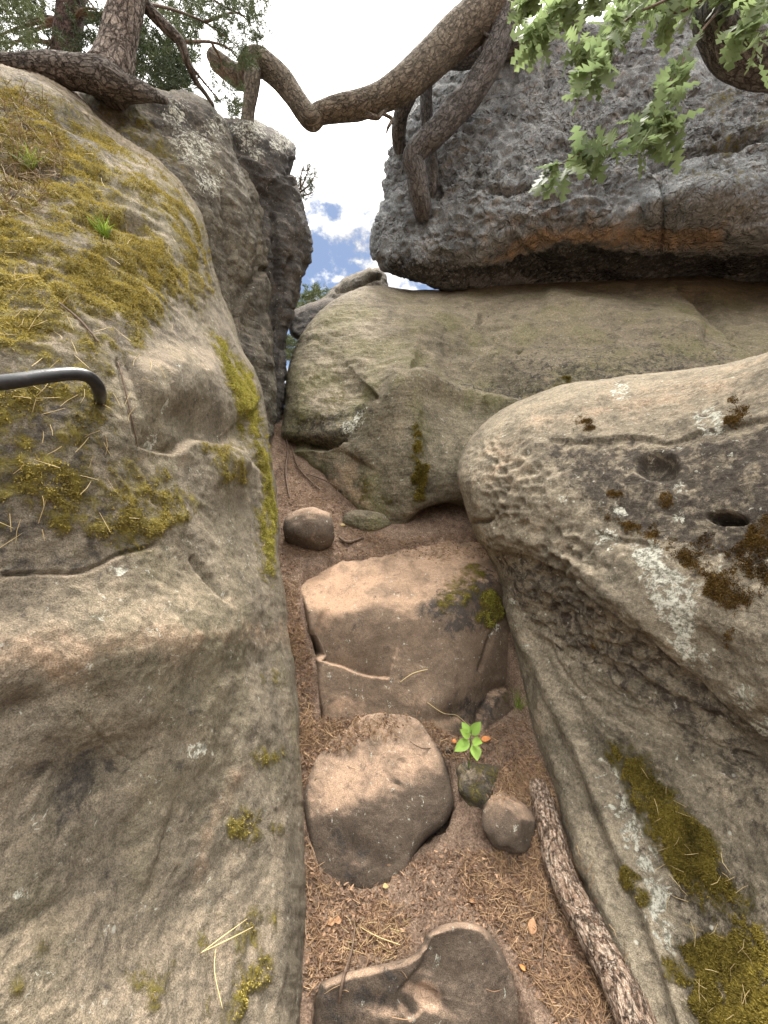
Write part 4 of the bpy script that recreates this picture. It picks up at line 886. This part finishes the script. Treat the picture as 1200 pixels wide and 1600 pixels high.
spr = [[(225,5,2.75),(270,15,3.),(320,35,3.3),(355,60,3.4),(372,75,3.45)],[(290,65,3.),(330,66,3.2),(360,78,3.3),(378,105,3.4)],[(240,-30,2.8),(300,-20,3.1),(350,10,3.3),(395,30,3.4)],[(330,66,3.2),(345,95,3.3),(350,130,3.35)],[(320,35,3.3),(370,20,3.4),(400,50,3.5)],[(292,95,2.9),(320,130,3.2),(350,165,3.4)]]
bb = Bag()
for s in spr:
    P = np.array([W(*q) for q in s]); V, Fc = tube(P, np.linspace(.012, .003, len(P)), 6, 5); bb.add(V, Fc)
bb.build('twigs', M['twig'], pt)
needle_cloud(bag, np.vstack([pts_in([(285,-30),(420,-30),(412,60),(395,110),(355,90),(330,50),(290,30)], 240, 3.1, 3.9), pts_in([(330,100),(380,100),(385,180),(350,185),(325,150)], 40, 3.2, 3.7), pts_in([(210,-20),(300,-20),(300,60),(240,30)], 40, 3.0, 4.0)]), .07, 55, .035, .004, (.35, 1.), (.3, 0, -.8))
build_cloud(bag, 'crown', M['conifer'], pt)
# darker conifers behind
ct = thing('conifer', W(105, 110, 5.6), 'dark bushy conifer with a reddish trunk behind the leaning pine', 'tree')
limb(ct, [(98,140,5.6,40),(104,80,5.6,36),(108,30,5.65,34),(118,-60,5.7,30),(130,-300,5.9,20)], M['red_bark'], 'trunk', 18, 8, .03, 8.)
bb = Bag()
for k in range(22):
    y0 = random.uniform(-80, 110); x1 = random.choice([random.uniform(-40, 80), random.uniform(140, 310)]); y1 = y0+random.uniform(-30, 60); dd = random.uniform(5., 6.6)
    P = np.array([W(107, y0, 5.62), W((107+x1)/2, (y0+y1)/2-random.uniform(0, 16), (5.6+dd)/2), W(x1, y1, dd)]); V, Fc = tube(P, [.035, .02, .006], 7, 6); bb.add(V, Fc)
bb.build('branches', M['twig'], ct)
bag = []
needle_cloud(bag, np.vstack([pts_in([(-60,-60),(330,-60),(310,60),(295,140),(230,140),(215,110),(40,90),(-60,90)], 480, 4.9, 6.8), pts_in([(210,40),(300,60),(300,145),(240,150),(205,120)], 150, 4.6, 6.)]), .15, 60, .07, .009, (.0, .5), (.2, 0, -.8))
build_cloud(bag, 'crown', M['conifer'], ct)
c2 = thing('conifer', W(10, 95, 4.), 'lighter green conifer at the top left corner', 'tree')
limb(c2, [(-60,160,4.2,30),(-40,60,4.2,26),(-20,-100,4.2,20)], M['red_bark'], 'trunk', 14, 6, .02)
bag = []; needle_cloud(bag, pts_in([(-80,-60),(50,-60),(64,20),(60,80),(20,95),(-80,90)], 130, 3.6, 4.3), .11, 70, .05, .006, (.6, 1.), (.3, 0, -.7)); build_cloud(bag, 'crown', M['conifer'], c2)
# twiggy shrub on the pillar and bush in the gap
sh = thing('pine_seedling', W(462, 300, 4.4), 'tiny pine sprig growing out of the side of the dark pillar', 'seedling')
bb = Bag()
for s in ([(455,305,4.4),(472,290,4.4),(484,258,4.4)],[(456,308,4.4),(480,292,4.4),(496,268,4.4)],[(456,308,4.4),(474,306,4.4),(490,300,4.4)],[(470,296,4.4),(470,276,4.4),(474,262,4.4)]):
    P = np.array([W(*q) for q in s]); V, Fc = tube(P, [.012, .008, .003], 6, 6); bb.add(V, Fc)
bb.build('stem', M['twig'], sh)
bag = []; needle_cloud(bag, pts_in([(460,300),(470,262),(484,250),(500,264),(488,280),(492,305),(470,315)], 34, 4.35, 4.5), .05, 26, .05, .0045, (.35, .9)); build_cloud(bag, 'crown', M['conifer'], sh)
bu = thing('bush', W(482, 480, 8.), 'pale green bush beyond the cleft between pillar and wedged boulder', 'bush')
P = W([480, 482, 484], [520, 490, 455], [8, 8, 8.]); V, Fc = tube(P, [.05, .04, .01], 8, 5); mesh_obj('stem', V, Fc, M['twig'], bu)
bag = []; needle_cloud(bag, np.vstack([pts_in([(455,470),(470,448),(490,446),(520,460),(510,480),(450,490)], 60, 7.5, 8.5), pts_in([(440,525),(470,525),(470,560),(440,560)], 50, 7.5, 8.5)]), .14, 40, .09, .012, (.7, 1.)); build_cloud(bag, 'crown', M['conifer'], bu)

# gnarled tree bridging the gap
gt = thing('gnarled_tree', W(1000, 30, 5.6), 'gnarled tree on the overhanging block whose long limb bridges the sky gap', 'tree')
limb(gt, [(332,86,4.1,20),(342,98,4.1,26),(360,112,4.12,26),(378,124,4.12,26),(388,134,4.1,14)], M['limb_bark'], 'stub', 14, 10, .02)
limb(gt, [(388,130,4.08,17),(385,118,4.06,28),(392,102,4.05,36),(405,97,4.05,36),(420,106,4.05,34),(440,124,4.05,34),(458,148,4.05,31),(474,172,4.05,31),(487,186,4.05,30),(500,177,4.05,28),(528,170,4.05,33),(560,165,4.06,36),(595,152,4.08,37),(630,132,4.1,45),(665,102,4.15,49),(700,68,4.2,54),(745,30,4.25,58),(790,-10,4.3,64),(860,-80,4.5,78),(950,-110,5.,90),(1020,-60,5.5,106),(1040,40,5.8,131)], M['limb_bark'], 'trunk', 40, 12, .045, 9.)
limb(gt, [(398,98,4.02,21),(394,125,4.0,23),(390,155,4.0,20),(387,180,4.0,18),(386,200,4.0,17)], M['limb_bark'], 'prop', 16, 10, .02)
limb(gt, [(487,184,4.05,18),(489,196,4.05,11),(490,206,4.05,3)], M['limb_bark'], 'stub', 12, 6, .01)
limb(gt, [(800,-20,4.28,43),(790,25,4.28,41),(776,72,4.3,39),(752,122,4.35,38),(718,166,4.4,37),(684,204,4.42,34),(660,226,4.44,31),(645,246,4.46,30),(650,268,4.5,28),(655,300,4.6,28),(659,322,4.68,27),(661,338,4.78,24)], M['shade_bark'], 'limb', 30, 12, .04, 9.)
limb(gt, [(655,118,4.3,18),(640,150,4.5,20),(626,180,4.7,21),(622,210,4.85,21),(626,235,5.0,18)], M['shade_bark'], 'limb', 16, 10, .02)
limb(gt, [(668,110,4.5,17),(666,150,4.6,18),(668,200,4.7,18),(674,250,4.7,18),(676,290,4.75,15),(672,320,4.85,10)], M['shade_bark'], 'limb', 16, 10, .02)
limb(gt, [(690,90,4.7,21),(720,92,4.75,24),(760,86,4.8,24),(800,74,4.8,24),(840,54,4.8,26),(900,40,4.9,30)], M['shade_bark'], 'limb', 18, 10, .025)
limb(gt, [(565,176,4.06,11),(588,184,4.06,7),(596,178,4.06,6),(606,170,4.07,4)], M['limb_bark'], 'twig', 8, 6, .004)
limb(gt, [(598,178,4.06,4),(612,186,4.1,5),(606,200,4.1,4),(604,208,4.1,2)], M['limb_bark'], 'twig', 8, 6, .004)
limb(gt, [(742,55,4.2,4),(752,50,4.2,4),(764,58,4.2,4)], M['shade_bark'], 'twig', 8, 6, .004)
# oak at the top right
ok = thing('oak_tree', W(1230, 95, 2.7), 'oak with a hooked grey trunk and lobed green leaves in the top right corner', 'tree')
limb(ok, [(1150,-160,2.5,50),(1128,-60,2.5,56),(1118,0,2.5,56),(1122,38,2.52,56),(1142,72,2.56,58),(1178,92,2.62,62),(1240,100,2.7,66),(1400,110,2.9,90)], M['shade_bark'], 'trunk', 34, 14, .025, 12.)
bb = Bag(); LV = []
def spray(pts, nleaf, size, tone):
    P = np.array([W(*q) for q in pts]); V, Fc = tube(P, np.linspace(.008, .002, len(P)), 6, 6); bb.add(V, Fc)
    Q = spline(P, 12)
    for k in range(nleaf):
        i = int((len(Q)-1)*random.uniform(.1, 1.)**.8); b = Q[i]+rng.normal(size=3)*.03
        d = rng.normal(size=3)*.8+np.array([0, -.2, -.35])+(Q[min(i+3, len(Q)-1)]-Q[max(i-3, 0)])*6
        nr = rng.normal(size=3)*.6+np.array([0, -.5, .8]); L = size*random.uniform(.7, 1.25)
        V, Fc = leaf_mesh(b, d, nr, L, L*.62, random.uniform(-.1, .4), random.uniform(0, .3), 4, 17)
        LV.append((V, Fc, np.clip(random.uniform(*tone)+0*V[:, 0], 0, 1)))
spray([(1110,-40,2.3),(1040,0,2.2),(980,30,2.1),(930,90,2.05),(925,140,2.05)], 68, 0.132, (.3, .9))
spray([(1120,-60,2.4),(1020,-30,2.5),(930,-10,2.6),(870,20,2.6),(835,70,2.6)], 121, 0.144, (.5, 1.))
spray([(1120,20,2.4),(1080,70,2.2),(1050,130,2.1),(1010,180,2.05),(960,220,2.0),(905,240,2.),(865,265,2.)], 93, 0.120, (.2, .8))
spray([(1060,110,2.15),(1030,160,2.0),(1035,200,1.98),(1000,225,1.95)], 52, 0.120, (.3, .9))
spray([(1130,-80,2.4),(960,-60,2.8),(860,-30,3.0),(820,10,3.1)], 121, 0.144, (.5, 1.))
spray([(1200,-60,2.0),(1180,0,2.0),(1160,50,2.0),(1190,90,2.0)], 52, 0.120, (.4, 1.))
spray([(1120,-20,2.4),(1060,20,2.3),(1000,10,2.4),(950,60,2.4),(900,70,2.4)], 93, 0.132, (.4, 1.))
spray([(1300,-60,2.4),(1220,-20,2.3),(1160,-10,2.3),(1080,-10,2.4)], 101, 0.144, (.4, 1.))
bb.build('twigs', M['twig'], ok)
n = 0; V = []; Fs = []; T = []
for v, f, t in LV: V.append(v); Fs += [tuple(i+n for i in q) for q in f]; T.append(t); n += len(v)
mesh_obj('crown', np.vstack(V), Fs, M['oak'], ok, True, tint=np.concatenate(T))

# ================================================================== CAMERA, LIGHT, SKY
cam = bpy.data.objects.new('camera', bpy.data.cameras.new('camera')); COL.objects.link(cam); scene.camera = cam
cam.location = (0, 0, EYE); cam.rotation_euler = (math.radians(90), 0, 0)
cam.data.sensor_fit = 'HORIZONTAL'; cam.data.sensor_width = 36; cam.data.lens = F/1200*36; cam.data.clip_start = .02; cam.data.clip_end = 3000
CLOUD = (.35, 0, .2)
SUN_EL, SUN_AZ = math.radians(71), math.radians(6)   # azimuth from +Y towards +X
sd = bpy.data.lights.new('sun', 'SUN'); sd.energy = 3.2; sd.angle = math.radians(12); sd.color = (1., .95, .88)
so = bpy.data.objects.new('sun', sd); COL.objects.link(so)
dv = Vector((math.sin(SUN_AZ)*math.cos(SUN_EL), math.cos(SUN_AZ)*math.cos(SUN_EL), math.sin(SUN_EL))); so.rotation_euler = dv.to_track_quat('Z', 'Y').to_euler()
wd = bpy.data.worlds.new('World'); scene.world = wd; wd.use_nodes = True; nt = wd.node_tree; nt.nodes.clear()
wo = nt.nodes.new('ShaderNodeOutputWorld'); bg = nt.nodes.new('ShaderNodeBackground'); nt.links.new(bg.outputs[0], wo.inputs[0]); bg.inputs[1].default_value = .05
sk = nt.nodes.new('ShaderNodeTexSky'); sk.sky_type = 'NISHITA'; sk.sun_disc = False; sk.sun_elevation = SUN_EL; sk.sun_rotation = SUN_AZ
def wn(t, **k):
    x = nt.nodes.new(t)
    for q, v in k.items(): setattr(x, q, v)
    return x
def wput(v, i):
    if isinstance(v, bpy.types.NodeSocket): nt.links.new(v, i)
    else: i.default_value = v
def wm(op, a, b=0.):
    x = wn('ShaderNodeMath', operation=op); wput(a, x.inputs[0]); wput(b, x.inputs[1]); return x.outputs[0]
def wr(v, a, b, c=0., d=1.):
    x = wn('ShaderNodeMapRange', interpolation_type='SMOOTHSTEP'); wput(v, x.inputs[0])
    for k, q in enumerate((a, b, c, d)): x.inputs[k+1].default_value = q
    return x.outputs[0]
tc = wn('ShaderNodeTexCoord'); sx = wn('ShaderNodeSeparateXYZ'); nt.links.new(tc.outputs['Generated'], sx.inputs[0])
mp = wn('ShaderNodeMapping'); mp.inputs['Scale'].default_value = (1, 1, 1.4); mp.inputs['Location'].default_value = CLOUD; nt.links.new(tc.outputs['Generated'], mp.inputs[0])
no = wn('ShaderNodeTexNoise'); no.inputs['Scale'].default_value = 6.5; no.inputs['Detail'].default_value = 10; no.inputs['Roughness'].default_value = .6; nt.links.new(mp.outputs[0], no.inputs['Vector'])
n2 = wn('ShaderNodeTexNoise'); n2.inputs['Scale'].default_value = 13.; n2.inputs['Detail'].default_value = 8; n2.inputs['Roughness'].default_value = .6; nt.links.new(mp.outputs[0], n2.inputs['Vector'])
low = wm('MULTIPLY', wr(sx.outputs[1], .15, .5), wr(sx.outputs[2], .55, .74, 1., 0.))     # the clouds thin out low in the north
cover = wr(wm('ADD', no.outputs['Fac'], wm('MULTIPLY', wm('SUBTRACT', 1., low), .3)), .44, .54)
bright = wm('ADD', wm('MULTIPLY', low, wr(n2.outputs['Fac'], .36, .62, 5., 11.)), wm('MULTIPLY', wm('SUBTRACT', 1., low), wr(sx.outputs[2], .0, .9, 2., 36.)))
cc = wn('ShaderNodeVectorMath', operation='SCALE'); cc.inputs[0].default_value = (1.02, 1., .97); wput(bright, cc.inputs['Scale'])
mx = wn('ShaderNodeMix', data_type='RGBA'); wput(cover, mx.inputs[0]); wput(sk.outputs[0], mx.inputs[6]); wput(cc.outputs[0], mx.inputs[7])
nt.links.new(mx.outputs[2], bg.inputs[0])
vs = scene.view_settings; vs.view_transform = 'Standard'; vs.look = 'None'; vs.exposure = 1.5; vs.gamma = 1; vs.use_curve_mapping = False
